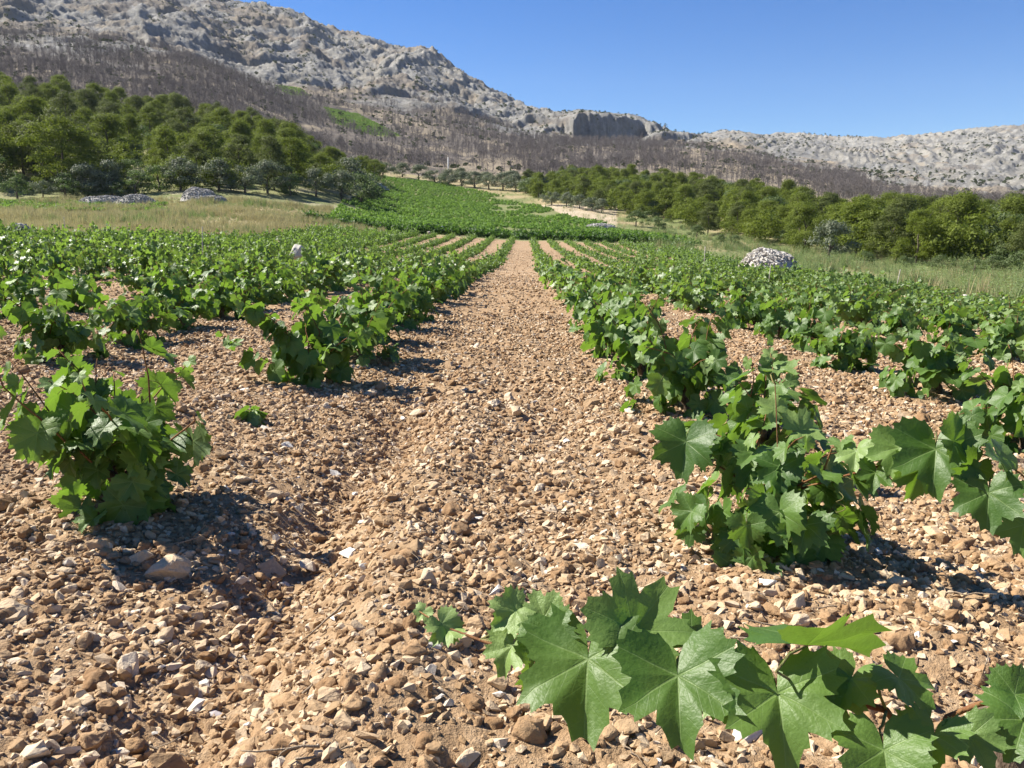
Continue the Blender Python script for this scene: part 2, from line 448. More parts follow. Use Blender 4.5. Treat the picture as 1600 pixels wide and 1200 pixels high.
ZT = np.array([np.interp(PXG, ck, rows_[:, j]) for j in range(len(YG))]).T      # (px, Y)
def gsm(A, sig, ax):
    r = int(3 * sig); k = np.exp(-0.5 * (np.arange(-r, r + 1) / sig) ** 2); k /= k.sum()
    P = np.pad(A, [(r, r) if i == ax else (0, 0) for i in range(2)], mode='edge')
    out = np.zeros_like(A)
    for i in range(2 * r + 1):
        out += k[i] * (P[i:i + A.shape[0], :] if ax == 0 else P[:, i:i + A.shape[1]])
    return out
ZT = gsm(gsm(ZT, 6, 0), 2.0, 1)
SKX = np.array([a for a, b in SKY_], float); SKYY = np.array([b for a, b in SKY_], float)
RPX = np.array([a for a, b in RIDGE], float); RYY = np.array([b for a, b in RIDGE], float)
# exact column of each skyline sample (the tilt makes columns lean a little)
SKS = np.array([(x - 800) / F / (CT + (600 - y) / F * ST) for x, y in SKY_])
SKPX = 800 + SKS * KS

def base_height(X, Y):
    az = np.arctan2(X, Y); r = np.hypot(X, Y)
    azc = np.clip(az, R(-46), R(46))
    s = np.tan(azc); Ye = np.maximum(r * np.cos(azc), 0.02)
    px = np.clip(px_of_s(s), -400, 2000)
    gi = np.clip((px + 400) / 5.0, 0, 479.999); i0 = gi.astype(int); fi = gi - i0
    ly = np.log(np.clip(Ye, 1.0, 600.0)) / (LYG[-1]) * 239
    j0 = np.clip(ly.astype(int), 0, 238); fj = ly - j0
    z = (ZT[i0, j0] * (1 - fi) + ZT[i0 + 1, j0] * fi) * (1 - fj) + (ZT[i0, j0 + 1] * (1 - fi) + ZT[i0 + 1, j0 + 1] * fi) * fj
    near = Ye < 1.0
    z = np.where(near, cross(X), z)
    # beyond 600 m: up to the ridge and down behind it
    Yr = np.interp(px, RPX, RYY)
    v = (600 - np.interp(px, SKPX, SKYY)) / F
    zr = CAMH + Yr * np.tan(np.arctan(v) - TH)
    tau = np.clip((Ye - 600) / (Yr - 600), 0, 1)
    wc = sstep(835, 935, px) * (1 - sstep(975, 1048, px))
    gc = 0.12 * tau + 0.80 * sstep(0.0, 0.055, tau - 0.28 - 0.46 * (px - 885) / 120 - 0.13 * fbm(px * 0.045, Ye * 0.012, 4, 77)) + 0.08 * tau
    t6 = (z - CAMH) / 600.0; tr_ = (zr - CAMH) / Yr
    far = (z + (zr - z) * tau) * (1 - wc) + wc * (CAMH + Ye * (t6 + (tr_ - t6) * gc))
    far = np.where(Ye > Yr, zr - 0.22 * (Ye - Yr), far)
    z = np.where(Ye > 600, far, z)
    wgt = 1 - sstep(R(70), R(125), np.abs(az))
    return z * wgt, px, Ye
def rock_line(px):
    return np.interp(px, [-400, 0, 150, 300, 400, 500, 600, 660, 750, 850, 900, 1050, 1150, 1250, 1350, 1450, 1600, 2000],
                     [40, 62, 70, 84, 118, 132, 150, 166, 186, 214, 222, 224, 236, 252, 284, 308, 322, 330])
def micro(X, Y):
    r = np.hypot(X, Y)
    fade = 1 - sstep(20, 60, r)
    m = 0.045 * fbm(X * 1.1, Y * 1.1, 3, 5) + 0.030 * fbm(X * 4.5, Y * 3.6, 3, 11) + 0.014 * fbm(X * 15, Y * 15, 2, 23)
    xr = X - 0.0154 * Y + 0.05 * fbm(Y * 0.9, X * 0 + 3.0, 2, 31) * 2
    m = m - 0.085 * np.exp(-((xr + 0.62) / 0.15) ** 2) * sstep(0.9, 1.5, Y) * (1 - sstep(3.6, 5.2, Y))
    m = m + 0.045 * np.exp(-((xr + 0.30) / 0.16) ** 2) * (1 - sstep(3.5, 5.5, Y))
    m = m + 0.04 * np.exp(-((xr + 1.25) / 0.30) ** 2) + 0.03 * np.exp(-((xr - 0.77) / 0.3) ** 2)
    return m * fade
def strata_phase(X, Y, z, px):
    al = np.interp(px, [1050, 1180, 1280, 1380, 1480, 1600], [-0.45, -0.30, 0.10, 0.55, 0.70, 0.45])
    q = z * np.cos(al) - X * np.sin(al) + 14 * fbm(X / 110, Y / 110, 3, 91)
    return q / 17.0 + 0.5 * fbm(X / 60, Y / 60, 3, 95) + 0.25 * fbm(X / 12, Y / 12, 2, 96)
def H(X, Y, detail=True):
    X = np.asarray(X, float); Y = np.asarray(Y, float)
    z, px, Ye = base_height(X, Y)
    far = sstep(240, 330, Ye)
    z = z + micro(X, Y) + 0.25 * fbm(X * 0.07, Y * 0.07, 3, 41) * sstep(60, 120, Ye) * 2
    if detail:
        _, py, d = proj(X, np.maximum(Y, 1), z)
        rk = sstep(-14, 22, rock_line(px) - py) * sstep(300, 420, Ye)
        rk = np.maximum(rk, sstep(620, 700, Ye) * (py < rock_line(px) + 10))
        wx = X + 18 * fbm(X / 60, Y / 60, 2, 55); wy = Y + 18 * fbm(X / 60, Y / 60, 2, 57)
        big = (ridged(wx / 190, wy / 240, 3, 61) - 0.42) * 26
        med = (ridged(wx / 46, wy / 60, 3, 71, 0.55) - 0.42) * 8
        sml = (ridged(wx / 15, wy / 17, 3, 81, 0.6) - 0.42) * 6.5
        tin = np.abs(fbm(X / 5, Y / 6, 3, 87, 0.7)) * 3.4
        rt_ = sstep(1050, 1110, px); zb_ = z
        gx_ = X + 0.35 * Y + 26 * fbm(X / 90, Y / 140, 3, 131)
        gul = (ridged(gx_ / 70, Y / 420, 3, 133, 0.55) - 0.45) * 13 * sstep(420, 640, Ye)
        lz = z / 24.0 + 1.3 * fbm(X / 75, Y / 75, 4, 137); lf = lz - np.floor(lz)
        led = 7.0 * (sstep(0.42, 0.58, lf) - lf) * (0.2 + 1.1 * vnoise(X / 55, Y / 55, 139))
        rk = rk * (1 - 0.55 * sstep(840, 890, px) * (1 - sstep(1000, 1055, px)))
        z = z + rk * (gul + led) * (1 - 0.55 * rt_)
        z = z + rk * (big * sstep(480, 720, Ye) * (0.9 - 0.4 * rt_) + med * (0.75 - 0.3 * rt_) + sml * (0.62 - 0.20 * rt_) + tin * (1.0 - 0.3 * rt_) - 1.0)
        z = z + rk * rt_ * 3.0 * (0.1 + 1.5 * vnoise(X / 90, Y / 90, 97) ** 2) * (np.abs(np.mod(strata_phase(X, Y, zb_, px), 1.0) * 2 - 1) - 0.5)
        z = z + far * (1 - rk) * 1.2 * fbm(X / 14, Y / 14, 4, 101) * 2
    return z
def Hs(x, y): return float(H(np.array([x]), np.array([y]))[0])

def polar(name, radii, az, mat, attrs):
    A, Rr = np.meshgrid(az, radii)
    X = Rr * np.sin(A); Y = Rr * np.cos(A)
    Z = H(X.ravel(), Y.ravel()).reshape(X.shape)
    V = np.stack([X, Y, Z], -1).reshape(-1, 3)
    nr, na = X.shape
    i = np.arange(nr - 1)[:, None]; j = np.arange(na)[None, :]; jn = (j + 1) % na
    Fc = np.stack([i * na + j, (i + 1) * na + j, (i + 1) * na + jn, i * na + jn], -1).reshape(-1, 4)
    if radii[0] < 1:
        pass
    m = np_mesh(name, V, Fc[:, ::-1], True)
    m.materials.append(mat)
    attrs(m, V)
    return tag(link(name, m), kind='structure')

def az_list(half, nf, nc):
    f = np.linspace(-half, half, nf, endpoint=False)
    c = np.linspace(half, 2 * math.pi - half, nc, endpoint=False)
    return np.concatenate([f, c])

# region functions on the ground ---------------------------------------------------
ROWS = {-1: -1.26, 1: 0.79}
for k in range(2, 13): ROWS[k] = 0.79 + 1.68 * (k - 1); ROWS[-k] = -1.26 - 1.84 * (k - 1)
TILT = 0.0154
def field_end(px):      # far end of the near vineyard, forward distance
    return np.interp(px, [-300, 0, 150, 300, 420, 520, 640, 830, 1000, 1060], [28, 33, 41, 49, 62, 84, 87, 86, 80, 74])
RIGHT_EDGE = 13.2
def in_field(X, Y):
    px = px_of_s(X / np.maximum(Y, 0.1))
    return (Y < field_end(px)) & (X < RIGHT_EDGE + 0.0154 * Y) & (X > -23)
def hill_field(X, Y):   # far vineyard on the slope
    px = px_of_s(X / np.maximum(Y, 0.1))
    lo = np.interp(Y, [90, 100, 125, 150, 190, 245], [505, 512, 535, 560, 590, 604])
    hi = np.interp(Y, [90, 100, 120, 140, 170, 205, 245], [1110, 1075, 960, 905, 845, 780, 690])
    return (px > lo) & (px < hi) & (Y > 91) & (Y < 243)

def ground_attr(m, V):
    X, Y = V[:, 0].astype(float), V[:, 1].astype(float)
    px = px_of_s(X / np.maximum(Y, 0.1)); r = np.hypot(X, Y)
    nz = fbm(X * 0.12, Y * 0.12, 4, 201); n2 = fbm(X * 0.6, Y * 0.6, 3, 211)
    fld = in_field(X, Y) & (Y > -30)
    hil = hill_field(X, Y)
    out = ~fld & ~hil & (Y > 5)
    behind = (Y <= 5) & (r > 25)
    dry = np.zeros(len(X)); grn = np.zeros(len(X)); pale = np.zeros(len(X))
    left = out & (px < 640)
    dry[left] = np.clip(0.85 + 0.3 * n2[left], 0, 1)
    grn[left] = np.clip(0.25 + 1.2 * nz[left], 0, 0.8)
    lw = left & (Y > 100); grn[lw] = np.clip(0.75 + 0.6 * nz[lw], 0.3, 0.95)
    dirt = out & (px > 800) & (px < 965) & (Y > 110) & (Y < 175)
    right = out & (px >= 640)
    dry[right] = np.clip(0.7 + 0.3 * n2[right], 0, 1)
    grn[right] = np.clip(0.45 + 1.3 * nz[right], 0, 0.9)
    pale[dirt] = np.clip(0.85 + 0.6 * n2[dirt], 0, 1); grn[dirt] *= 0.25
    wood = out & (Y > 100) & (px < 560)
    pale[wood & (nz > 0.25)] = 0.4
    grn[hil] = np.clip(0.85 + 0.5 * nz[hil], 0.4, 0.95); dry[hil] = 0.6
    up = out & (Y > 225) & (px > 560)
    dry[up] = 0.9; grn[up] = np.clip(0.2 + nz[up], 0, 0.6); pale[up & (nz > 0.1)] = 0.35
    dry[behind] = 0.8; grn[behind] = 0.4
    a = m.attributes.new('cover', 'FLOAT_COLOR', 'POINT')
    a.data.foreach_set('color', np.stack([dry, grn, pale, np.ones(len(X))], -1).astype(np.float32).ravel())

def inpoly(px, py, poly):
    c = np.zeros(px.shape, bool); n = len(poly)
    for i in range(n):
        x1, y1 = poly[i]; x2, y2 = poly[i - 1]
        cond = ((y1 > py) != (y2 > py)) & (px < (x2 - x1) * (py - y1) / ((y2 - y1) or 1e-9) + x1)
        c ^= cond
    return c
GREENS = [[(428, 132), (470, 138), (486, 150), (448, 148)], [(505, 166), (560, 178), (626, 212), (585, 212), (520, 192)]]
PALES = [[(470, 140), (500, 150), (640, 205), (690, 215), (640, 180), (560, 160)], [(690, 252), (800, 250), (840, 285), (700, 280)]]
def mtn_attr(m, V):
    X, Y, Z = (V[:, i].astype(float) for i in range(3))
    pxs = px_of_s(X / np.maximum(Y, 0.1))
    px, py, d = proj(X, np.maximum(Y, 1), Z)
    Yc = np.maximum(Y, 1)
    nz = fbm(X / 45, Y / 45, 5, 301, 0.6); n2 = fbm(X / 12, Y / 12, 4, 311, 0.6)
    below = sstep(-10, 14, py - rock_line(px) + nz * 45)
    burn = below.copy(); dry = np.zeros(len(X)); grn = np.zeros(len(X))
    rightdry = below * sstep(960, 1060, px)
    dry = np.clip(rightdry * (0.62 + 1.5 * n2), 0, 1)
    lowr = below * sstep(1400, 1500, px) * (py > 290)
    dry = np.maximum(dry, 0.5 * lowr)
    dry = np.maximum(dry, np.clip(below * (nz + n2 - 0.05) * 1.6, 0, 0.8))
    for P in PALES:
        k = inpoly(px + n2 * 14, py + nz * 10, P); dry[k] = np.clip(0.75 + 0.5 * n2[k], 0, 1)
    for P in GREENS:
        k = inpoly(px + n2 * 5, py + n2 * 4, P); grn[k] = 1.0
    k = ((px - 1480) / 38) ** 2 + ((py - 313) / 15) ** 2 < 1 + n2
    grn[k] = 0.5; dry[k] = 0.4
    thr = -0.08 + 0.30 * sstep(480, 850, px)
    patch = (below < 0.5) & (nz > thr) & (Y < 1500)
    burn[patch] = np.maximum(burn[patch], np.clip((nz - thr)[patch] * 3.5, 0, 0.8)); dry[patch & (n2 > 0.1)] = 0.4
    a = m.attributes.new('cover', 'FLOAT_COLOR', 'POINT')
    a.data.foreach_set('color', np.stack([burn, dry, grn, np.ones(len(X))], -1).astype(np.float32).ravel())
    a = m.attributes.new('phase', 'FLOAT', 'POINT')
    a.data.foreach_set('value', strata_phase(X, Y, Z, pxs).astype(np.float32))
    a = m.attributes.new('strata', 'FLOAT', 'POINT')
    a.data.foreach_set('value', sstep(1050, 1130, px).astype(np.float32))

gr = np.concatenate([[0.02], np.exp(np.linspace(math.log(0.3), math.log(262.0), 640))])
polar('ground', gr, az_list(R(40), 460, 70), M['soil'], ground_attr)
mr = np.concatenate([np.exp(np.linspace(math.log(262.0), math.log(1500.0), 600)), np.exp(np.linspace(math.log(1520.0), math.log(2100.0), 16))])
polar('mountain', mr, az_list(R(38), 900, 60), M['rock'], mtn_attr)

# ------------------------------------------------------------------ scatter (only for uncountable stuff)
LIB = {}
def lib_collection(name, meshes):
    c = bpy.data.collections.new(name)      # not linked to the scene: sources only
    for i, me in enumerate(meshes):
        o = bpy.data.objects.new(name + '_%03d' % i, me); c.objects.link(o)
    return c
def scatter(name, col, pts, eul, scl, idx, label, cat):
    pts = np.asarray(pts, np.float32)
    m = bpy.data.meshes.new(name)
    m.vertices.add(len(pts)); m.vertices.foreach_set('co', pts.ravel())
    for an, arr in (('rot', eul), ('scl', scl)):
        a = m.attributes.new(an, 'FLOAT_VECTOR', 'POINT'); a.data.foreach_set('vector', np.asarray(arr, np.float32).ravel())
    a = m.attributes.new('idx', 'INT', 'POINT'); a.data.foreach_set('value', np.asarray(idx, np.int32))
    ng = bpy.data.node_groups.new(name, 'GeometryNodeTree')
    ng.interface.new_socket('Geometry', in_out='INPUT', socket_type='NodeSocketGeometry')
    ng.interface.new_socket('Geometry', in_out='OUTPUT', socket_type='NodeSocketGeometry')
    N = ng.nodes; L = ng.links
    gi = N.new('NodeGroupInput'); go = N.new('NodeGroupOutput')
    ip = N.new('GeometryNodeInstanceOnPoints'); ci = N.new('GeometryNodeCollectionInfo')
    ci.inputs['Collection'].default_value = col; ci.inputs['Separate Children'].default_value = True; ci.inputs['Reset Children'].default_value = True
    def na(nm, ty):
        n = N.new('GeometryNodeInputNamedAttribute'); n.data_type = ty; n.inputs[0].default_value = nm; return n.outputs[0]
    L.new(gi.outputs[0], ip.inputs['Points']); L.new(ci.outputs[0], ip.inputs['Instance'])
    ip.inputs['Pick Instance'].default_value = True
    L.new(na('idx', 'INT'), ip.inputs['Instance Index']); L.new(na('rot', 'FLOAT_VECTOR'), ip.inputs['Rotation']); L.new(na('scl', 'FLOAT_VECTOR'), ip.inputs['Scale'])
    L.new(ip.outputs[0], go.inputs[0])
    o = link(name, m)
    md = o.modifiers.new('scatter', 'NODES'); md.node_group = ng
    return tag(o, label, cat, kind='stuff')

# ------------------------------------------------------------------ stones
def hull_mesh(name, seed, mat, n=13, flat=(1, 0.75, 0.55), sub=0, disp=0.0, smooth=False):
    rg = random.Random(seed)
    bm = bmesh.new()
    for i in range(n):
        v = Vector((rg.gauss(0, 1), rg.gauss(0, 1), rg.gauss(0, 1))).normalized()
        k = rg.uniform(0.82, 1.0)
        bm.verts.new((v.x * flat[0] * k, v.y * flat[1] * k, v.z * flat[2] * k))
    r = bmesh.ops.convex_hull(bm, input=bm.verts)
    bmesh.ops.delete(bm, geom=[v for v in bm.verts if not v.link_faces], context='VERTS')
    if sub:
        bmesh.ops.bevel(bm, geom=bm.edges[:], offset=0.05, segments=1, affect='EDGES', clamp_overlap=True)
        bmesh.ops.triangulate(bm, faces=bm.faces[:])
        bmesh.ops.subdivide_edges(bm, edges=[e for e in bm.edges if e.calc_length() > 0.25], cuts=sub, use_grid_fill=True)
        bmesh.ops.triangulate(bm, faces=bm.faces[:])
    if disp:
        for v in bm.verts:
            q = v.co * 2.3 + Vector((seed * 3.1, 0, 0))
            v.co += v.co.normalized() * disp * (mnoise.noise(q) + 0.5 * mnoise.noise(q * 2.7))
    bmesh.ops.recalc_face_normals(bm, faces=bm.faces[:])
    me = bpy.data.meshes.new(name); bm.to_mesh(me); bm.free()
    me.materials.append(mat)
    me.polygons.foreach_set('use_smooth', np.full(len(me.polygons), smooth, bool))
    return me
peb = [hull_mesh('pebble', 10 + i, M['stone'], 9 + i % 4, (1, 0.6 + 0.3 * ((i * 37) % 10) / 10, 0.35 + 0.35 * ((i * 53) % 10) / 10)) for i in range(12)]
peb += [hull_mesh('clod', 60 + i, M['clod'], 22, (1, 0.85, 0.7), 1, 0.22, True) for i in range(5)]
peb += [hull_mesh('white_pebble', 80 + i, M['white_stone'], 10, (1, 0.7, 0.45)) for i in range(2)]
PEB = lib_collection('pebbles', peb)
bigm = [hull_mesh('stone', 110 + i, M['stone'], 12 + i % 5, (1, 0.62 + 0.3 * ((i * 37) % 10) / 10, 0.42 + 0.3 * ((i * 53) % 10) / 10), 1, 0.10) for i in range(10)]
bigc = [hull_mesh('clod', 160 + i, M['clod'], 24, (1, 0.85, 0.65), 1, 0.24, True) for i in range(4)]
bigw = [hull_mesh('stone', 180 + i, M['white_stone'], 13, (1, 0.7, 0.45), 1, 0.08) for i in range(3)]
BIG = lib_collection('stones', bigm + bigc + bigw)

rng = np.random.default_rng(7)
def wedge(n, y0, y1, side=0.70, extra=1.3):
    Y = rng.uniform(y0, y1, n * 3); wd = Y * side + extra
    Y = Y[rng.random(n * 3) < wd / (y1 * side + extra)][:n]
    return rng.uniform(-1, 1, len(Y)) * (Y * side + extra), Y
def gravel(name, n, y0, y1, smin, smax, powr, label, col, nv, pw, embed=0.25):
    X, Y = wedge(n, y0, y1)
    k = in_field(X, Y)
    dens = 0.55 + 0.9 * fbm(X * 1.7, Y * 1.7, 3, 401)
    k &= rng.random(n) < np.clip(dens + 0.45, 0.55, 1)
    X, Y = X[k], Y[k]; n = len(X)
    sz = smin + (smax - smin) * rng.random(n) ** powr
    Z = H(X, Y) + sz * (0.35 - embed)
    eul = np.stack([rng.normal(0, 0.45, n), rng.normal(0, 0.45, n), rng.uniform(0, 6.28, n)], -1)
    scl = np.stack([sz * rng.uniform(0.8, 1.25, n), sz, sz * rng.uniform(0.75, 1.2, n)], -1)
    idx = rng.choice(nv, n, p=pw)
    return scatter(name, col, np.stack([X, Y, Z], -1), eul, scl, idx, label, 'gravel')
pwp = np.array([0.76 / 12] * 12 + [0.233 / 5] * 5 + [0.007 / 2] * 2)
gravel('fine_gravel', 88000, 0.55, 4.6, 0.004, 0.012, 1.3, 'fine tan limestone grit covering the ploughed soil nearest the camera', PEB, 19, pwp)
gravel('loose_gravel', 132000, 0.6, 9.5, 0.009, 0.027, 1.8, 'loose tan limestone gravel between the vine rows', PEB, 19, pwp)
gravel('distant_gravel', 68000, 8.8, 24.0, 0.014, 0.036, 1.6, 'pale gravel on the soil farther along the vine rows', PEB, 19, pwp)
gravel('far_path_gravel', 60000, 22.0, 62.0, 0.018, 0.048, 1.6, 'pale gravel speckling the far end of the vine rows', PEB, 19, pwp, 0.3)
pwb = np.array([0.77 / 10] * 10 + [0.218 / 4] * 4 + [0.012 / 3] * 3)
gravel('scattered_stones', 3500, 0.7, 8.0, 0.023, 0.036, 1.6, 'many small broken limestone pieces crowding the near soil', BIG, 17, pwb, 0.25)
gravel('near_rubble', 3600, 0.6, 2.3, 0.009, 0.031, 1.7, 'packed broken stones and clods at the very front of the soil', BIG, 17, np.array([0.7 / 10] * 10 + [0.29 / 4] * 4 + [0.01 / 3] * 3), 0.30)
gravel('distant_stones', 5200, 6.5, 24.0, 0.024, 0.048, 2.0, 'many fist sized stones lying all over the vineyard soil', BIG, 17, pwb, 0.3)

# the largest stones, one object each
STG = 'larger loose stones on the bare soil'
def put_stone(me, x, y, s, rot, label, group=STG, sink=0.22, name='stone', zz=None):
    o = link(name, me)
    z = Hs(x, y) if zz is None else zz
    o.location = (x, y, z + s * (0.40 - sink))
    o.rotation_euler = rot; o.scale = (s, s * 0.95, s * 0.95)
    return tag(o, label, 'stone', group)
HS = [  # px, py, half size px, mesh, rot, label
    (300, 1097, 26, bigw[0], (0.2, -0.7, 0.6), 'upright whitish stone beside the flat purple-grey pebble in the left foreground'),
    (337, 1102, 18, 'grey', (0.1, 0.1, -0.5), 'flat smooth purple-grey pebble beside the upright whitish stone'),
    (262, 880, 44, bigm[3], (0.1, -0.25, 0.35), 'large pale slab of stone below the leafy vine at left'),
    (1196, 902, 20, bigw[1], (0.0, 0.1, 0.1), 'small white rectangular stone in front of the spreading vine at right'),
    (1376, 858, 15, bigw[2], (0.1, 0.2, 0.3), 'white flat stone in the shade right of the spreading vine'),
    (545, 857, 22, bigw[0], (0.0, 0.1, 2.2), 'white wedge shaped stone right of the shaded furrow'),
    (573, 886, 15, bigw[2], (0.3, 0.4, 0.3), 'small bluish white stone right of the shaded furrow'),
    (155, 838, 24, bigm[1], (0.3, 0.1, 0.2), 'blocky reddish stone at the foot of the leafy vine at left'),
    (425, 888, 30, bigm[5], (0.9, 0.2, 0.5), 'angular brown stone tilted in the shaded furrow'),
    (485, 872, 26, bigm[7], (0.5, 0.5, 1.4), 'dark brown block of stone at the right edge of the shaded furrow'),
    (830, 1140, 38, bigc[1], (1.3, 0.2, 0.3), 'tall rounded clod of soil left of the hanging grape leaves'),
    (720, 822, 26, bigc[2], (0.2, 0.1, 0.9), 'wide rounded clod of soil in the middle of the path'),
    (945, 680, 16, bigm[2], (0.4, 0.1, 0.9), 'orange brown stone in the path left of the nearest right-hand vine row'),
    (380, 748, 17, bigm[8], (0.2, 0.2, 0.4), 'pale rounded stone right of the leafy vine at left'),
    (520, 740, 15, bigw[1], (0.7, 0.3, 0.4), 'pale pointed stone above the shaded furrow'),
    (20, 945, 30, bigm[4], (0.2, 0.3, 0.1), 'brown stone at the left edge of the photo below the leafy vine'),
    (60, 1160, 34, bigm[6], (0.3, 0.2, 0.9), 'brown rounded stone in the bottom left corner'),
    (265, 1180, 34, bigm[9], (0.2, 0.5, 0.4), 'pale brown angular stone at the bottom edge under the whitish stone'),
    (120, 1188, 30, bigm[0], (0.5, 0.2, 2.4), 'tan stone at the bottom edge near the left corner'),
    (600, 1010, 24, bigm[3], (0.5, 0.6, 2.0), 'tan stone on the low ridge left of the vine tip'),
    (680, 1015, 16, bigw[2], (0.2, 0.3, 0.0), 'cream coloured pebble under the pale tip of the hanging shoot'),
    (1590, 1110, 20, bigw[0], (0.1, 0.1, 0.4), 'whitish stone at the right edge beside the hanging leaves'),
    (742, 990, 17, bigm[5], (0.2, 0.2, 1.0), 'tan stone directly right of the pale tip leaves'),
    (1140, 845, 16, bigm[0], (0.1, 0.4, 0.4), 'reddish stone left of the spreading vine foot'),
]
greym = hull_mesh('stone', 190, M['grey_stone'], 26, (1, 0.6, 0.3), 1, 0.03, True)
used = []
for (px, py, hp, me, rot, lab) in HS:
    P = at_z(px, py + hp * 0.5, 0.0)
    z = Hs(P[0], P[1]); P = at_z(px, py + hp * 0.5, z)
    dpt = proj(P[0], P[1], P[2])[2]
    put_stone(greym if me == 'grey' else me, P[0], P[1], hp * dpt / F, rot, lab, None)
    used.append((P[0], P[1]))
GR3 = ['angular tan limestone', 'brown rounded clod', 'pale whitish limestone']
nst = 0; tries = 0
rg = random.Random(5)
XY = []
while nst < 270 and tries < 20000:
    tries += 1
    Y = math.sqrt(rg.uniform(1.05 ** 2, 5.4 ** 2)); X = rg.uniform(-1, 1) * (Y * 0.66 + 0.05)
    s = 0.021 + 0.030 * rg.random() ** 2.2
    if Y > 2.6: s *= 1.15
    if any((X - a) ** 2 + (Y - b) ** 2 < 0.085 ** 2 for a, b in used): continue
    pxx, pyy, dd = proj(X, Y, 0.0)
    if not (-10 < pxx < 1610 and pyy < 1215): continue
    used.append((X, Y)); nst += 1
    q = rg.random()
    kind = 0 if q < 0.78 else (1 if q < 0.96 else 2)
    me = rg.choice([bigm, bigc, bigw][kind])
    side = 'left of the path' if X < -0.75 else ('on the bare path' if X < 0.45 else 'right of the path')
    lab = {0: 'angular tan stone lying loose ', 1: 'rounded brown clod lying loose ', 2: 'pale whitish stone lying loose '}[kind] + side + (' in the foreground' if Y < 2.4 else ' among the near vines')
    put_stone(me, X, Y, s, (rg.gauss(0, 0.4), rg.gauss(0, 0.4), rg.uniform(0, 6.28)), lab, 'loose stones ' + side + (' in the foreground' if Y < 2.4 else ' among the near vines') + (', tan', ', brown', ', pale')[kind], 0.25)

# dry twigs on the soil
tw = []
for i in range(5):
    b = MB(); r2 = random.Random(900 + i)
    pts = [Vector((0, 0, 0))]
    for k in range(5): pts.append(pts[-1] + Vector((0.2, r2.uniform(-.09, .09), r2.uniform(-.03, .05))))
    b.tube(pts, [0.022, 0.02, 0.018, 0.016, 0.013, 0.008], 4)
    if i % 2: b.tube([pts[2], pts[2] + Vector((0.15, 0.16, 0.05)), pts[2] + Vector((0.25, 0.35, 0.1))], [0.012, 0.01, 0.005], 3)
    tw.append(b.mesh('twig', [M['twig']]))
TW = lib_collection('twigs', tw)
X, Y = wedge(1100, 1.0, 7.0); n = len(X)
sz = 0.035 + 0.10 * rng.random(n) ** 2
scatter('dry_twigs', TW, np.stack([X, Y, H(X, Y) + 0.010], -1), np.stack([rng.normal(0, .2, n), rng.normal(0, .25, n), rng.uniform(0, 6.28, n)], -1), np.repeat(sz[:, None], 3, 1), rng.integers(0, 5, n), 'thin dry twigs and bits of straw littering the soil', 'twigs')

# ------------------------------------------------------------------ grape leaves
DPR = (0.85, 1.45)
def leaf_outline(N, seed):
    rg = random.Random(seed)
    keys = [(0, 1.0), (14, 0.91), (26, 0.73), (38, 0.86), (50, 0.95), (62, 0.87), (77, 0.69), (92, 0.80), (106, 0.87), (122, 0.79), (145, 0.70), (160, 0.60), (170, 0.42), (177, 0.10), (180, 0.05)]
    dp = rg.uniform(*DPR)
    def var(a, r):
        if a in (26, 77): r = 1 - (1 - r) * dp if a == 26 else 0.86 - (0.86 - r) * dp
        return (a, r * (1 + rg.uniform(-.06, .06)))
    L = [var(a, r) for a, r in keys]
    Rr = [var(a, r) for a, r in keys]
    out = []
    for i in range(N):
        a = -180 + 360 * (i + 0.5) / N
        kk = Rr if a > 0 else L
        aa = abs(a)
        for (a0, r0), (a1, r1) in zip(kk, kk[1:]):
            if a0 <= aa <= a1:
                t_ = (aa - a0) / (a1 - a0)
                pk = r0 > r1
                t2 = t_
                r = r0 + (r1 - r0) * t2
                break
        if N >= 36 and aa < 165:
            r *= 1 + ((0.10 if i % 3 == 1 else -0.05) if N >= 60 else (0.07 if i % 2 else -0.05)) * rg.uniform(0.5, 1.4)
        elif N >= 20 and aa < 160:
            r *= 1 + (0.05 if i % 2 else -0.035)
        out.append((R(a), r))
    return out
def leaf_z(x, y, p):
    r = math.hypot(x, y); a = math.degrees(math.atan2(x, y))
    dv = min(abs(a - c) for c in (0, 52, -52, 108, -108))
    z = 0.10 * r * (min(dv, 26) / 26) * p['fold']
    z -= p['cup'] * r * r
    z += 0.14 * math.sin(x * 5 + p['ph']) * math.cos(y * 4 + p['ph'] * 1.7) * r
    z -= p['tip'] * max(0, y - 0.3) ** 2
    z += p['roll'] * abs(x) * 0.5
    return z
def leaf_geo(N, rings, seed, petiole=True, pseg=4, vfold=(-.15, .65)):
    """verts, faces, uv of one unit leaf: blade joint at (0, .5, .3), petiole base at the origin; tip towards +Y, top +Z"""
    rg = random.Random(seed * 7 + 1)
    p = dict(fold=rg.uniform(0.5, 1.4), cup=rg.uniform(0.02, 0.22), ph=rg.uniform(0, 6), tip=rg.uniform(0, 0.3), roll=rg.uniform(*vfold))
    ol = leaf_outline(N, seed)
    J = Vector((0, 0.5, 0.30)) if petiole else Vector((0, 0, 0))
    vs = [tuple(J)]; uv = [(0, 0)]; fs = []
    for fr in rings:
        for (a, r) in ol:
            x, y = math.sin(a) * r * fr, math.cos(a) * r * fr
            vs.append((J.x + x, J.y + y, J.z + leaf_z(x, y, p))); uv.append((x, y))
    for i in range(N - 1):
        fs.append((0, 1 + i + 1, 1 + i))
    for k in range(len(rings) - 1):
        o0 = 1 + k * N; o1 = 1 + (k + 1) * N
        for i in range(N - 1):
            fs.append((o0 + i, o0 + i + 1, o1 + i + 1, o1 + i))
    pt = [(Vector((0, 0, 0)), 0.020), (Vector((0, 0.22, 0.20)), 0.017), (J + Vector((0, -0.02, -0.012)), 0.015)]
    return vs, fs, uv, (pt if petiole else None)
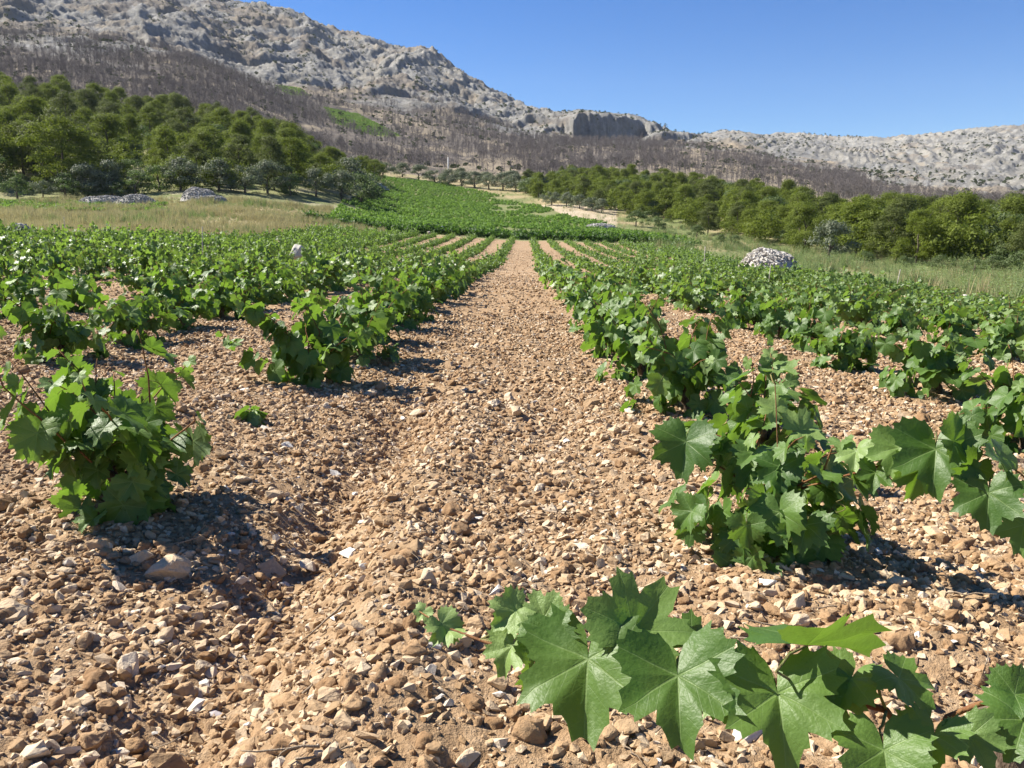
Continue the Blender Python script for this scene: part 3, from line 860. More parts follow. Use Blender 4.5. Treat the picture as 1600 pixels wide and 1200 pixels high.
def leaf_mesh(N, rings, seed, name='leaf', mat='leaf', vfold=(-.15, .65)):
    vs, fs, uv, pt = leaf_geo(N, rings, seed, vfold=vfold)
    b = MB(); b.add(vs, fs, 0, 0.0, uv)
    b.tube([q for q, _ in pt], [r for _, r in pt], 4, 1)
    return b.mesh(name, [M[mat], M['green_stem']])
# faces must look up (+Z): fix winding once by test
_v, _f, _u, _p = leaf_geo(20, (1.0,), 1)
DPR = (1.0, 1.55)
HI = [leaf_mesh(72, (0.2, 0.45, 0.72, 1.0), 20 + i, vfold=(.25, 1.0)) for i in range(7)]
DPR = (0.85, 1.45)
MID = [leaf_mesh(30, (0.55, 1.0), 40 + i) for i in range(8)]
LOWG = [leaf_geo(12, (1.0,), 60 + i, False) for i in range(6)]
MIDG = [leaf_geo(20, (0.55, 1.0), 70 + i, False) for i in range(6)]
for me in HI + MID:
    nzs = [pl.normal.z for pl in me.polygons if pl.material_index == 0]
    if sum(nzs) < 0:
        me.flip_normals()
FLIP_GEO = True
def up_faces(vs, fs):
    s = 0
    for f in fs:
        a, b_, c = (Vector(vs[i]) for i in f[:3]); s += (b_ - a).cross(c - a).z
    return fs if s > 0 else [tuple(reversed(f)) for f in fs]
LOWG = [(v, up_faces(v, f), u, p_) for v, f, u, p_ in LOWG]
MIDG = [(v, up_faces(v, f), u, p_) for v, f, u, p_ in MIDG]

SUNH = Vector((SUN.x, SUN.y, 0)).normalized()
def leaf_frame(outw, rg, droop=0.6, up=0.75, jit=0.45):
    """orientation of a blade hanging off a cane towards outw"""
    N = Vector((0, 0, up * 0.72)) + outw * 0.75 + SUNH * 0.22 + Vector((rg.gauss(0, jit), rg.gauss(0, jit), rg.gauss(0, jit * 0.7)))
    N.normalize()
    T = outw * 0.8 + Vector((0, 0, -droop)) + Vector((rg.gauss(0, .4), rg.gauss(0, .4), rg.gauss(0, .3)))
    T = T - N * T.dot(N)
    if T.length < 1e-3: T = N.orthogonal()
    T.normalize()
    X = T.cross(N)
    return Matrix((X, T, N)).transposed()

def vine_plan(seed, height=0.52, spread=0.26, ncane=8, leaf=0.075, extra=26, canes=None, head=0.09, step=0.055, lo=0.015):
    """trunk points, list of canes (points), list of leaves (position, 3x3, size, young)"""
    rg = random.Random(seed)
    hx, hy = rg.uniform(-.05, .05), rg.uniform(-.05, .05)
    trunk = [Vector((0, 0, -0.06)), Vector((hx * 0.3 + .01, hy * .3, head * 0.4)), Vector((hx * .8, hy * .8, head * .75)), Vector((hx, hy, head))]
    out = []; leaves = []
    arms = []
    for k in range(3):
        a = k * 2.1 + rg.uniform(-.5, .5)
        arms.append(Vector((hx + math.cos(a) * 0.07, hy + math.sin(a) * 0.07, head + 0.05)))
    clist = []
    if canes:
        for c in canes: clist.append([Vector(q) for q in c])
    for k in range(ncane):
        a = 2 * math.pi * k / max(ncane, 1) + rg.uniform(-.5, .5)
        el = rg.uniform(0.55, 1.35)
        L = height * rg.uniform(0.65, 1.25)
        d = Vector((math.cos(a) * math.cos(el), math.sin(a) * math.cos(el), math.sin(el)))
        q = arms[k % 3].copy(); pts = [q.copy()]
        for j in range(8):
            d = (d + Vector((rg.gauss(0, .10), rg.gauss(0, .10), rg.gauss(0, .06) - 0.085 * (j / 4) * rg.uniform(0.3, 1.7)))).normalized()
            q = q + d * L / 8
            rr = math.hypot(q.x, q.y)
            if rr > spread * 1.5: q.x *= spread * 1.5 / rr; q.y *= spread * 1.5 / rr
            if q.z < 0.05: q.z = 0.05
            pts.append(q.copy())
        clist.append(pts)
    for ci, pts in enumerate(clist):
        out.append(pts)
        seg = [(pts[i + 1] - pts[i]).length for i in range(len(pts) - 1)]
        tot = sum(seg); sdist = rg.uniform(0.02, 0.06); side = rg.choice((-1, 1))
        while sdist < tot:
            acc = 0
            for i, sg in enumerate(seg):
                if acc + sg >= sdist or i == len(seg) - 1:
                    f = (sdist - acc) / max(sg, 1e-6); P = pts[i].lerp(pts[i + 1], min(f, 1)); tan = (pts[i + 1] - pts[i]).normalized(); break
                acc += sg
            fr = sdist / tot
            perp = tan.cross(Vector((0, 0, 1)))
            if perp.length < 0.2: perp = Vector((rg.gauss(0, 1), rg.gauss(0, 1), 0))
            perp.normalize()
            rad = Vector((P.x - hx, P.y - hy, 0)); rad = rad.normalized() if rad.length > 1e-3 else perp
            o_ = (perp * side * rg.uniform(0.5, 1.2) + rad * 0.7 + Vector((rg.gauss(0, .3), rg.gauss(0, .3), 0))).normalized()
            sz = leaf * rg.uniform(0.8, 1.22) * (1.0 if fr < 0.7 else 1.0 - (fr - 0.7) * 2.2)
            leaves.append((P, leaf_frame(o_, rg, rg.uniform(.3, 1.0)), max(sz, leaf * 0.3), max(0.0, (fr - 0.72) * 2.6) * rg.uniform(.4, 1), ci))
            side = -side
            sdist += step * rg.uniform(0.75, 1.3) * (1 if fr < .75 else .7)
    for k in range(extra):      # short laterals that fill the bush down to the soil
        a = rg.uniform(0, 6.283); rr = spread * rg.uniform(0.35, 1.0)
        zt = lo + (height * 0.72 - lo) * rg.random() ** 1.5
        P = Vector((hx + math.cos(a) * rr * .7, hy + math.sin(a) * rr * .7, zt))
        o_ = Vector((math.cos(a), math.sin(a), 0))
        leaves.append((P, leaf_frame(o_, rg, rg.uniform(.5, 1.2), 0.55), leaf * rg.uniform(.75, 1.15), 0.0, -1))
    return trunk, arms, out, leaves

def trunk_mb(trunk, arms):
    b = MB()
    b.tube(trunk, [0.026, 0.022, 0.023, 0.027], 7)
    for a in arms: b.tube([trunk[-1] - Vector((0, 0, .02)), (trunk[-1] + a) / 2 + Vector((0, 0, .005)), a], [0.019, 0.014, 0.010], 6)
    return b
def build_vine(root, plan, leafset, rg):
    trunk, arms, canes, leaves = plan
    link('trunk', trunk_mb(trunk, arms).mesh('trunk', [M['trunk']]), root)
    cobs = []
    for pts in canes:
        b = MB(); n = len(pts)
        b.tube(pts, [0.0038 - 0.0024 * i / (n - 1) for i in range(n)], 5)
        cobs.append(link('cane', b.mesh('cane', [M['cane']]), root))
    for (P, m3, sz, yg, ci) in leaves:
        o = link('leaf', rg.choice(leafset), cobs[ci] if ci >= 0 else root)
        m4 = m3.to_4x4()
        m4 = m4 @ Matrix.Diagonal((sz, sz, sz, 1)); m4.translation = P
        o.matrix_local = m4
        o.color = (1 - min(yg, .95), 1, 1, 1)
def foliage_mb(plan, geos, rg, with_cane=True, mi=0):
    b = MB()
    trunk, arms, canes, leaves = plan
    for (P, m3, sz, yg, ci) in leaves:
        vs, fs, uv, _ = rg.choice(geos)
        J = P + m3 @ Vector((0, 0.45, 0.25)) * sz
        b.add([tuple(J + (m3 @ Vector(v)) * sz) for v in vs], fs, 0, rg.random())
    if with_cane:
        for pts in canes: b.tube(pts[::2], [0.005, 0.004, 0.0035, 0.003, 0.002][:len(pts[::2])], 3, 1, 0, False)
    return b

# ------------------------------------------------------------------ vine positions
vines = []
rg = random.Random(21)
ORD = ['first', 'second', 'third', 'fourth', 'fifth', 'sixth', 'seventh', 'eighth', 'ninth', 'tenth', 'eleventh', 'twelfth', 'thirteenth', 'fourteenth', 'fifteenth', 'sixteenth', 'seventeenth', 'eighteenth', 'nineteenth', 'twentieth']
START = {-1: [2.42, 4.80, 5.75, 6.75, 7.7], 1: [2.20, 3.15, 4.05, 5.0, 5.9], 2: [3.65, 5.0, 6.15, 7.1, 8.0], -2: [5.6, 6.6, 7.6, 8.5, 9.4]}
for k, x0 in ROWS.items():
    ys = list(START.get(k, []))
    y = (ys[-1] if ys else 0.6 + rg.uniform(0, .6))
    while y < 90:
        y += (1.0 if abs(k) == 1 else 0.88) + rg.uniform(-.12, .12)
        if rg.random() < (0.03 if abs(k) == 1 else 0.08): continue
        ys.append(y)
    idx = 0
    for y in ys:
        x = x0 + TILT * y + rg.gauss(0, 0.06) + (0.0 if k > -2 or y < 25 else -0.00003 * (y - 25) ** 2 * abs(k))
        if k == 2 and y == 3.65:
            q_ = at_z(1600, 690, -0.06); x, y = float(q_[0]), float(q_[1])
        if not bool(in_field(np.array([x]), np.array([y]))[0]): continue
        if k not in START and y < 1.6: continue
        px, py, d = proj(x, y, 0.3)
        if y < 6 and not (-1600 < px < 3200): continue
        if not (-900 < px < 2500) and y > 6: continue
        inf = -40 < px < 1640
        if inf: idx += 1
        vines.append(dict(x=x, y=y, row=k, i=idx, inf=inf, d=math.hypot(x, y)))
VX = np.array([v['x'] for v in vines]); VY = np.array([v['y'] for v in vines]); VZ = H(VX, VY)
for v, z in zip(vines, VZ): v['z'] = float(z)
vines.sort(key=lambda v: v['d'])
infr = [v for v in vines if v['inf']]
indiv = infr[:295]
rest = [v for v in vines if not v['inf']] + infr[295:]
def rowname(k):
    return 'the %s row %s of the path' % (ORD[abs(k) - 1], 'right' if k > 0 else 'left')

# explicit canes for the two nearest vines (offsets from the vine foot)
def off(px, py, d, foot): return tuple(at_depth(px, py, d) - np.array(foot))
SPECIAL = {}
for v in indiv:
    f = (v['x'], v['y'], v['z'])
    if v['row'] == -1 and v['i'] == 1:
        D = proj(*f)[2]
        canes = [[(0.0, 0, .16), off(110, 690, D - .05, f), off(75, 640, D - .08, f), off(38, 590, D - .1, f), off(15, 560, D - .1, f)],
                 [(0.0, 0, .16), off(235, 640, D, f), off(232, 590, D, f), off(222, 540, D, f), off(215, 515, D, f)],
                 [(0.0, 0, .16), off(150, 640, D, f), off(150, 600, D, f), off(150, 575, D, f), off(152, 560, D, f)]]
        SPECIAL[id(v)] = dict(plan=dict(seed=3, height=0.47, spread=0.21, ncane=8, leaf=0.070, extra=46, canes=canes),
            label='bushy dark green vine standing alone at the left, nearest on that side', leaf=HI)
    if v['row'] == 1 and v['i'] == 1:
        D = proj(*f)[2]
        canes = [[(0.02, 0, .16), off(1350, 735, D - .2, f), off(1420, 715, D - .30, f), off(1500, 700, D - .38, f), off(1570, 720, D - .42, f), off(1630, 770, D - .45, f)],
                 [(0, 0, .16), off(1180, 700, D, f), off(1120, 680, D + .05, f), off(1075, 665, D + .1, f)],
                 [(0, 0, .16), off(1285, 740, D - .12, f), off(1300, 700, D - .12, f), off(1330, 690, D - .15, f)]]
        SPECIAL[id(v)] = dict(plan=dict(seed=8, height=0.22, spread=0.35, ncane=6, leaf=0.064, extra=60, canes=canes, step=0.055),
            label='low spreading vine at right with a long leafy shoot reaching to the right edge', leaf=HI)
    if v['row'] == -1 and v['i'] == 2:
        D = proj(*f)[2]
        canes = [[(0, 0, .15), off(460, 575, D - .1, f), off(420, 565, D - .15, f), off(385, 545, D - .2, f), off(345, 520, D - .2, f)],
                 [(0, 0, .15), off(500, 520, D, f), off(480, 480, D, f), off(455, 470, D, f)],
                 [(0, 0, .15), off(570, 520, D, f), off(590, 480, D, f), off(605, 455, D, f)]]
        SPECIAL[id(v)] = dict(plan=dict(seed=5, height=0.50, spread=0.26, ncane=7, leaf=0.078, extra=36, canes=canes),
            label='tall bushy vine left of the path with a low shoot trailing to the left', leaf=MID)

VG = 'grapevines standing in the rows of the near vineyard'
MIDV = []
for i in range(10):
    r2 = random.Random(500 + i)
    pl = vine_plan(600 + i, r2.uniform(.46, .62), r2.uniform(.34, .44), r2.randint(9, 11), 0.078, 54)
    MIDV.append((foliage_mb(pl, MIDG, r2).mesh('foliage', [M['leaf_far'], M['cane']]), trunk_mb(pl[0], pl[1]).mesh('trunk', [M['trunk']])))
nleafvine = 0
for q, v in enumerate(indiv):
    sp = SPECIAL.get(id(v))
    if sp: lab = sp['label']
    elif v['i'] <= 20: lab = '%s grapevine from the camera in %s' % (ORD[v['i'] - 1], rowname(v['row']))
    else: lab = 'small far vine near the distant end of %s' % rowname(v['row'])
    root = thing('grapevine', lab, 'grapevine', (v['x'], v['y'], v['z']), VG)
    rg2 = random.Random(1000 + q)
    if v['d'] < 11.0 or sp:
        nleafvine += 1
        if sp: pl = vine_plan(**sp['plan'])
        else: pl = vine_plan(2000 + q, rg2.uniform(.42, .60) * (0.62 if v['row'] > 1 else (0.58 if v['i'] == 2 else 0.78) if v['row'] == 1 else 0.92), rg2.uniform(.28, .37) * (1.15 if v['row'] == 1 else 1.0), rg2.randint(8, 10), 0.071, 48)
        build_vine(root, pl, sp['leaf'] if sp else MID, rg2)
    else:
        fm, tm = MIDV[q % 10]
        root.rotation_euler[2] = rg2.uniform(0, 6.28); s_ = rg2.uniform(.68, 1.16); s_ *= 0.80 if abs(v['row']) <= 4 and v['y'] > 16 else 1.0; root.scale = (s_, s_, s_ * rg2.uniform(.85, 1.2) * (0.78 if v['row'] > 0 else 0.95))
        tag(link('foliage', fm, root), kind='stuff'); link('trunk', tm, root)
# the remaining vines: one object
LOWV = []
for i in range(8):
    r2 = random.Random(700 + i)
    pl = vine_plan(800 + i, r2.uniform(.48, .66), r2.uniform(.36, .46), 8, 0.090, 36, step=0.08)
    LOWV.append(foliage_mb(pl, LOWG, r2, False).mesh('foliage', [M['leaf_low']]))
LV = lib_collection('far_vines', LOWV)
n = len(rest)
P = np.array([(v['x'], v['y'], v['z']) for v in rest])
sz = rng.uniform(.85, 1.2, n) * np.array([0.70 if abs(v['row']) <= 5 and v['y'] > 16 else 1.0 for v in rest]); hz = np.array([0.85 if v['row'] > 0 else 1.0 for v in rest])
scatter('far_vines', LV, P, np.stack([np.zeros(n), np.zeros(n), rng.uniform(0, 6.28, n)], -1), np.stack([sz, sz, sz * hz * rng.uniform(.85, 1.15, n)], -1), rng.integers(0, 8, n), 'far rows of low green vines running on to the end of the near vineyard', 'grapevines')

# vineyard on the slope behind, and the dark vine hedge along its foot
HILLV = []
for i in range(6):
    r2 = random.Random(750 + i)
    pl = vine_plan(850 + i, r2.uniform(.36, .48), r2.uniform(.38, .50), 7, 0.12, 16, step=0.12)
    HILLV.append(foliage_mb(pl, LOWG, r2, False).mesh('foliage', [M['leaf_hill']]))
HV = lib_collection('hill_vines', HILLV)
gx, gy = np.meshgrid(np.arange(-60, 45, 0.75), np.arange(91, 244, 1.35))
gx = gx + rng.normal(0, .18, gx.shape); gy = gy + 0.12 * gx + rng.normal(0, .22, gy.shape)
gx, gy = gx.ravel(), gy.ravel()
k = hill_field(gx, gy) & (rng.random(len(gx)) < 0.93) & (fbm(gx * .08, gy * .08, 3, 501) > -0.42)
gx, gy = gx[k], gy[k]; n = len(gx)
sz = rng.uniform(.8, 1.2, n)
scatter('slope_vineyard', HV, np.stack([gx, gy, H(gx, gy)], -1), np.stack([np.zeros(n), np.zeros(n), rng.uniform(0, 6.28, n)], -1), np.repeat(sz[:, None], 3, 1), rng.integers(0, 6, n), 'bright green vineyard rising up the slope beyond the near field', 'vineyard')
hx = []
for px in np.arange(480, 1085, 9.0):
    yy = np.interp(px, [480, 620, 820, 1000, 1085], [92, 92, 91, 87, 80]) + rng.normal(0, .3)
    hx.append(((px - 800) / KS * yy, yy))
for px in np.arange(600, 1000, 7.0):
    yy = np.interp(px, [600, 820, 1000], [90.5, 89.5, 85]) + rng.normal(0, .3)
    if rng.random() < 0.6: hx.append(((px - 800) / KS * yy, yy))
hx = np.array(hx); n = len(hx)
sz = rng.uniform(1.2, 1.9, n)
HEDGE = lib_collection('hedge_vines', [foliage_mb(vine_plan(880 + i, .62, .42, 8, 0.09, 36, step=0.08), LOWG, random.Random(881 + i), False).mesh('foliage', [M['leaf_hedge']]) for i in range(3)])
scatter('vine_hedge', HEDGE, np.stack([hx[:, 0], hx[:, 1], H(hx[:, 0], hx[:, 1])], -1), np.stack([np.zeros(n), np.zeros(n), rng.uniform(0, 6.28, n)], -1), np.repeat(sz[:, None], 3, 1), rng.integers(0, 3, n), 'darker taller line of vines along the foot of the slope vineyard', 'vine hedge')

# ------------------------------------------------------------------ the hanging shoot in the foreground
foot = at_depth(1560, 1330, 1.22); foot[2] = Hs(foot[0], foot[1])
root = thing('grapevine', 'nearest vine whose big leaves hang into the bottom of the photo', 'grapevine', tuple(foot), None)
inv = Vector(foot)
def wp(px, py, d): return Vector(at_depth(px, py, d)) - inv
b = MB()
b.tube([Vector((0, 0, -.05)), Vector((.01, 0, .08)), Vector((-.01, .01, .16))], [.036, .03, .034], 7)
link('trunk', b.mesh('trunk', [M['trunk']]), root)
stem = [Vector((-.01, .01, .16)), wp(1440, 1190, 1.12), wp(1385, 1110, 1.13), wp(1300, 1085, 1.15), wp(1180, 1075, 1.17), wp(1060, 1062, 1.19), wp(930, 1048, 1.22), wp(830, 1030, 1.27), wp(750, 1000, 1.32), wp(690, 978, 1.36), wp(655, 955, 1.38)]
b = MB(); b.tube(stem, [.006, .0055, .005, .005, .0045, .004, .0036, .003, .0024, .0018, .001], 6)
link('cane', b.mesh('cane', [M['cane']]), root)
stem2 = [stem[1], wp(1480, 1120, 1.10), wp(1530, 1100, 1.10), wp(1600, 1090, 1.10), wp(1660, 1100, 1.1)]
b = MB(); b.tube(stem2, [.005, .004, .0036, .003, .002], 6); link('cane', b.mesh('cane', [M['cane']]), root)
# junction px, tip px, depth at junction, depth at tip, normal (world mix: up, toward camera, right), stem index, mesh, young
UP = Vector((0, 0, 1))
HL = [
    ((1059, 1056), (1066, 1212), 1.12, 1.03, (0.75, 0.60, -0.10), 5, 0, 0.0),
    ((919, 1030), (905, 1190), 1.19, 1.10, (0.70, 0.65, -0.25), 6, 1, 0.0),
    ((1215, 1084), (1240, 1240), 1.08, 0.99, (0.75, 0.62, 0.05), 4, 2, 0.0),
    ((990, 985), (1060, 895), 1.19, 1.24, (0.35, 0.85, 0.25), 6, 3, 0.0),
    ((1262, 1008), (1385, 1006), 1.09, 1.13, (1.0, -0.55, 0.0), 3, 4, 0.0),
    ((1381, 1172), (1400, 1290), 1.01, 0.95, (0.80, 0.50, -0.10), 2, 5, 0.0),
    ((1405, 1060), (1478, 1120), 1.09, 1.05, (0.60, 0.50, 0.55), 2, 6, 0.0),
    ((1515, 1150), (1560, 1225), 1.04, 1.00, (0.85, 0.45, 0.10), 1, 0, 0.25),
    ((806, 955), (760, 985), 1.29, 1.27, (0.65, 0.70, 0.35), 8, 1, 0.75),
    ((800, 1010), (772, 1070), 1.27, 1.24, (0.45, 0.70, -0.40), 8, 2, 0.55),
    ((835, 1040), (838, 1118), 1.25, 1.21, (0.30, 0.55, 0.80), 7, 3, 0.2),
    ((702, 985), (668, 1008), 1.35, 1.33, (0.70, 0.60, 0.0), 9, 4, 0.9),
    ((690, 975), (718, 1010), 1.35, 1.34, (0.60, 0.75, 0.2), 9, 5, 0.9),
    ((662, 955), (648, 975), 1.38, 1.37, (0.6, 0.7, 0.0), 10, 6, 0.95),
    ((850, 965), (790, 950), 1.28, 1.30, (0.50, 0.80, 0.0), 8, 0, 0.55),
    ((1080, 1010), (1150, 985), 1.20, 1.24, (0.75, 0.55, -0.20), 5, 2, 0.0),
    ((1150, 1030), (1155, 1075), 1.16, 1.13, (0.70, 0.60, 0.3), 5, 4, 0.35),
    ((1120, 1075), (1190, 1020), 1.16, 1.20, (0.85, 0.35, 0.0), 4, 6, 0.2),
    ((1290, 1080), (1330, 1160), 1.13, 1.08, (0.80, 0.40, 0.25), 3, 3, 0.1),
    ((1330, 1060), (1290, 1120), 1.14, 1.10, (0.70, 0.60, -0.2), 3, 1, 0.15),
    ((1585, 1085), (1650, 1075), 1.08, 1.08, (0.60, 0.70, 0.0), 1, 5, 0.0),
    ((1600, 1125), (1580, 1200), 1.05, 1.00, (0.60, 0.70, 0.2), 1, 6, 0.0),
    ((970, 1000), (1000, 1050), 1.21, 1.17, (0.60, 0.70, 0.5), 6, 5, 0.1),
    ((860, 985), (880, 1050), 1.24, 1.20, (0.50, 0.70, -0.5), 7, 4, 0.15),
    ((1460, 1150), (1450, 1220), 1.03, 0.98, (0.80, 0.50, -0.2), 1, 2, 0.1),
]
def hero_leaf(root, inv, J, T, nmix, src, mesh, yg, scale=1.0):
    """J, T: blade joint and tip (relative to root); src: point on the cane"""
    tocam = (Vector(CAM) - inv - J).normalized()
    N = UP * nmix[0] + tocam * nmix[1] + Vector((1, 0, 0)) * nmix[2]
    Yv = (T - J); sz = Yv.length * scale; Yv.normalize()
    N = (N - Yv * N.dot(Yv)).normalized()
    Xv = Yv.cross(N)
    m3 = Matrix((Xv, Yv, N)).transposed()
    o = link('leaf', mesh, root)
    m4 = m3.to_4x4() @ Matrix.Diagonal((sz, sz, sz, 1))
    m4.translation = J - (m3 @ Vector((0, 0.5, 0.30))) * sz
    o.matrix_local = m4; o.color = (1 - yg, 1, 1, 1)
    base = m4.translation
    if src is not None and (src - base).length > 0.006:
        b = MB(); mid = (src + base) / 2 + Vector((0, 0, -.008))
        b.tube([src, mid, base], [.0024, .0021, .0019], 5)
        pe = link('petiole', b.mesh('petiole', [M['green_stem']]), o); pe.matrix_local = m4.inverted()
for (j, tt, dj, dt, nm, si, mi, yg) in HL:
    hero_leaf(root, inv, wp(j[0], j[1], dj), wp(tt[0], tt[1], dt), nm, stem[si], HI[mi], yg, 0.77 if mi in (0, 2) else 0.82)

# large leaves on the shoot of the low spreading vine at right
for v in indiv:
    if v['row'] == 1 and v['i'] == 1:
        f = (v['x'], v['y'], v['z']); D = proj(*f)[2]
        rt = [o for o in COL.objects if o.type == 'EMPTY' and abs(o.location.x - f[0]) < 1e-5 and abs(o.location.y - f[1]) < 1e-5][0]
        iv = Vector(f)
        def w2(px, py, d): return Vector(at_depth(px, py, d)) - iv
        for (j, tt, dj, dt, nm, mi, yg) in [
            ((1462, 702), (1456, 800), D - .36, D - .42, (0.55, 0.75, 0.0), 0, 0.0),
            ((1545, 770), (1540, 850), D - .46, D - .50, (0.75, 0.65, -0.1), 1, 0.0),
            ((1490, 690), (1545, 712), D - .40, D - .38, (0.2, 0.7, 0.5), 2, 0.0),
            ((1560, 715), (1600, 775), D - .44, D - .46, (0.3, 0.6, 0.8), 3, 0.3),
            ((1600, 820), (1590, 880), D - .48, D - .52, (0.6, 0.7, 0.0), 4, 0.1),
            ((1072, 690), (1062, 768), D + .02, D - .02, (0.45, 0.85, -0.2), 5, 0.0),
            ((1100, 690), (1040, 720), D + .04, D + .02, (0.6, 0.7, -0.3), 6, 0.0),
            ((1338, 705), (1330, 745), D - .2, D - .24, (0.75, 0.55, -0.4), 1, 0.6),
            ((1250, 672), (1300, 660), D + .04, D + .06, (0.5, 0.7, 0.0), 2, 0.65),
            ((1210, 640), (1178, 618), D + .04, D + .06, (0.45, 0.85, 0.1), 3, 0.65),
            ((1405, 700), (1385, 760), D - .28, D - .32, (0.7, 0.6, -0.2), 0, 0.1),
            ((1260, 820), (1245, 880), D - .22, D - .26, (0.4, 0.8, 0.0), 4, 0.0),
            ((1218, 800), (1222, 870), D - .2, D - .24, (0.5, 0.75, -0.4), 5, 0.0),
        ]:
            hero_leaf(rt, iv, w2(j[0], j[1], dj), w2(tt[0], tt[1], dt), nm, None, HI[mi], yg, 0.76)
        b = MB(); b.tube([Vector((0, 0, .15)), w2(1215, 700, D), w2(1213, 640, D), w2(1211, 600, D + .02), w2(1204, 552, D + .04)], [.0022, .0019, .0016, .0013, .0009], 5)
        link('cane', b.mesh('cane', [M['cane']]), rt)
        hero_leaf(rt, iv, w2(1216, 578, D + .03), w2(1244, 582, D - .02), (0.4, 0.5, 0.3), w2(1212, 600, D + .02), HI[1], .2, 1.0)
        hero_leaf(rt, iv, w2(1203, 556, D + .04), w2(1192, 546, D + .05), (0.5, 0.6, 0.0), None, HI[4], .9, 1.0)
        # curly tendril
        b = MB(); pts = []
        for i in range(26):
            a_ = i * 0.42; q = w2(1313 + 3 * math.sin(a_) * (1 + i * .08), 770 + i * 1.2, D - .24); q += Vector((0, math.cos(a_) * .008, 0)); pts.append(q)
        b.tube(pts, 0.0012, 4); link('tendril', b.mesh('tendril', [M['green_stem']]), rt)

# the small seedling in the gap of the left row
P = at_z(392, 662, 0.03); z = Hs(P[0], P[1])
root = thing('vine_seedling', 'tiny green vine seedling alone on the stony soil left of the path', 'seedling', (P[0], P[1], z))
rg4 = random.Random(4)
for i in range(13):
    a = i * 2.4; o_ = Vector((math.cos(a), math.sin(a), 0))
    o = link('leaf', rg4.choice(MID), root)
    m3 = leaf_frame(o_, rg4, .25, 1.0, .25); s_ = rg4.uniform(.042, .06)
    m4 = m3.to_4x4() @ Matrix.Diagonal((s_, s_, s_, 1)); m4.translation = Vector((0, 0, 0.02 + .035 * rg4.random())); o.matrix_local = m4; o.color = (.2, 1, 1, 1)
b = MB(); b.tube([(0, 0, -.03), (0, .004, .02), (.003, 0, .05)], [.004, .003, .002], 5); link('stem', b.mesh('stem', [M['green_stem']]), root)

# ------------------------------------------------------------------ trees
def crown_mesh(name, seed, mat, h, r, nclump, per, tuft, base=0.25, clump_r=(0.16, 0.30), flat=0.7, top=1.0, elong=1.0):
    """crown of tufts gathered into clumps; h height, r radius; origin at the foot of the tree"""
    rs = np.random.default_rng(seed)
    V = []; lv = []
    for c in range(nclump):
        a = rs.uniform(0, 6.283); zz = base + (1 - base) * rs.random() ** 0.8
        prof = math.sin(math.pi * min(1, max(0.05, (zz - base * 0.6) / (1.02 - base * 0.6))) ** 0.75) ** 0.7
        rr = r * prof * math.sqrt(rs.uniform(0.25, 1.0)) * rs.uniform(.7, 1.15) * (1 + .28 * math.sin(2 * a + seed) + .18 * math.sin(3 * a + seed * 2.3 + zz * 5))
        cx, cy, cz = math.cos(a) * rr, math.sin(a) * rr, zz * h * 0.93
        cr = h * rs.uniform(*clump_r)
        n = int(per * (cr / (h * sum(clump_r) / 2)) ** 2)
        d = rs.normal(size=(n, 3)); d /= np.linalg.norm(d, axis=1)[:, None]
        d[:, 2] = np.where(d[:, 2] < -0.3, -d[:, 2], d[:, 2])
        rad = cr * np.where(rs.random(n) < .16, rs.uniform(1.0, 1.45, n), rs.uniform(0.5, 1.05, n))[:, None]
        p = np.array([cx, cy, cz]) + d * rad * np.array([1, 1, flat])
        nn = d + rs.normal(0, .45, (n, 3)); nn /= np.linalg.norm(nn, axis=1)[:, None]
        u = np.cross(nn, rs.normal(size=(n, 3))); u /= np.linalg.norm(u, axis=1)[:, None] + 1e-9
        v = np.cross(nn, u)
        s = tuft * rs.uniform(.6, 1.3, n)[:, None]
        q = np.stack([p - u * s, p + v * s * .45 * elong, p + u * s, p - v * s * .45 * elong], 1)
        V.append(q.reshape(-1, 3)); lv.append(np.repeat((rs.random(n) * .35 + rs.random() * .6), 4))
    V = np.concatenate(V); lv = np.concatenate(lv)
    V[:, 2] = np.maximum(V[:, 2], 0.05)
    Fc = np.arange(len(V)).reshape(-1, 4)
    m = np_mesh(name, V, Fc, False); m.materials.append(mat)
    at = m.attributes.new('lv', 'FLOAT', 'POINT'); at.data.foreach_set('value', lv.astype(np.float32))
    return m
def tree_trunk(seed, h, r, mat, lean=.08, limbs=6):
    rg = random.Random(seed); b = MB()
    pts = [Vector((0, 0, -.3))]
    for i in range(1, 6): pts.append(Vector((rg.gauss(0, lean) * i * .3, rg.gauss(0, lean) * i * .3, h * .8 * i / 5)))
    b.tube(pts, [r, r * .85, r * .7, r * .5, r * .35, r * .15], 7)
    for k in range(limbs):
        i = rg.randint(1, 4); p0 = pts[i]; a = rg.uniform(0, 6.28); L = h * rg.uniform(.18, .34)
        b.tube([p0, p0 + Vector((math.cos(a) * L * .5, math.sin(a) * L * .5, L * .35)), p0 + Vector((math.cos(a) * L, math.sin(a) * L, L * .8))], [r * .35, r * .22, r * .08], 5)
    return b.mesh('trunk', [mat])
PINES = []
for i in range(9):
    h = 1.0
    PINES.append((crown_mesh('crown', 40 + i, M['pine_dull'] if i % 3 == 2 else M['pine'], 7.5, 2.7 + .15 * (i % 4), 50, 280, 0.105, 0.03 + .06 * (i % 4), (0.06, 0.155), .78), tree_trunk(70 + i, 7.5, .17, M['bark'])))
def dart(n, px0, px1, y0f, y1f, mind, seed, tries=9000):
    rs = random.Random(seed); pts = []
    for _ in range(tries):
        if len(pts) >= n: break
        px = rs.uniform(px0, px1); a, c = y0f(px), y1f(px)
        if c <= a: continue
        y = math.sqrt(rs.uniform(a * a, c * c)); x = (px - 800) / KS * y
        md = mind(y)
        if any((x - q[0]) ** 2 + (y - q[1]) ** 2 < md * md for q in pts): continue
        pts.append((x, y, px))
    return pts
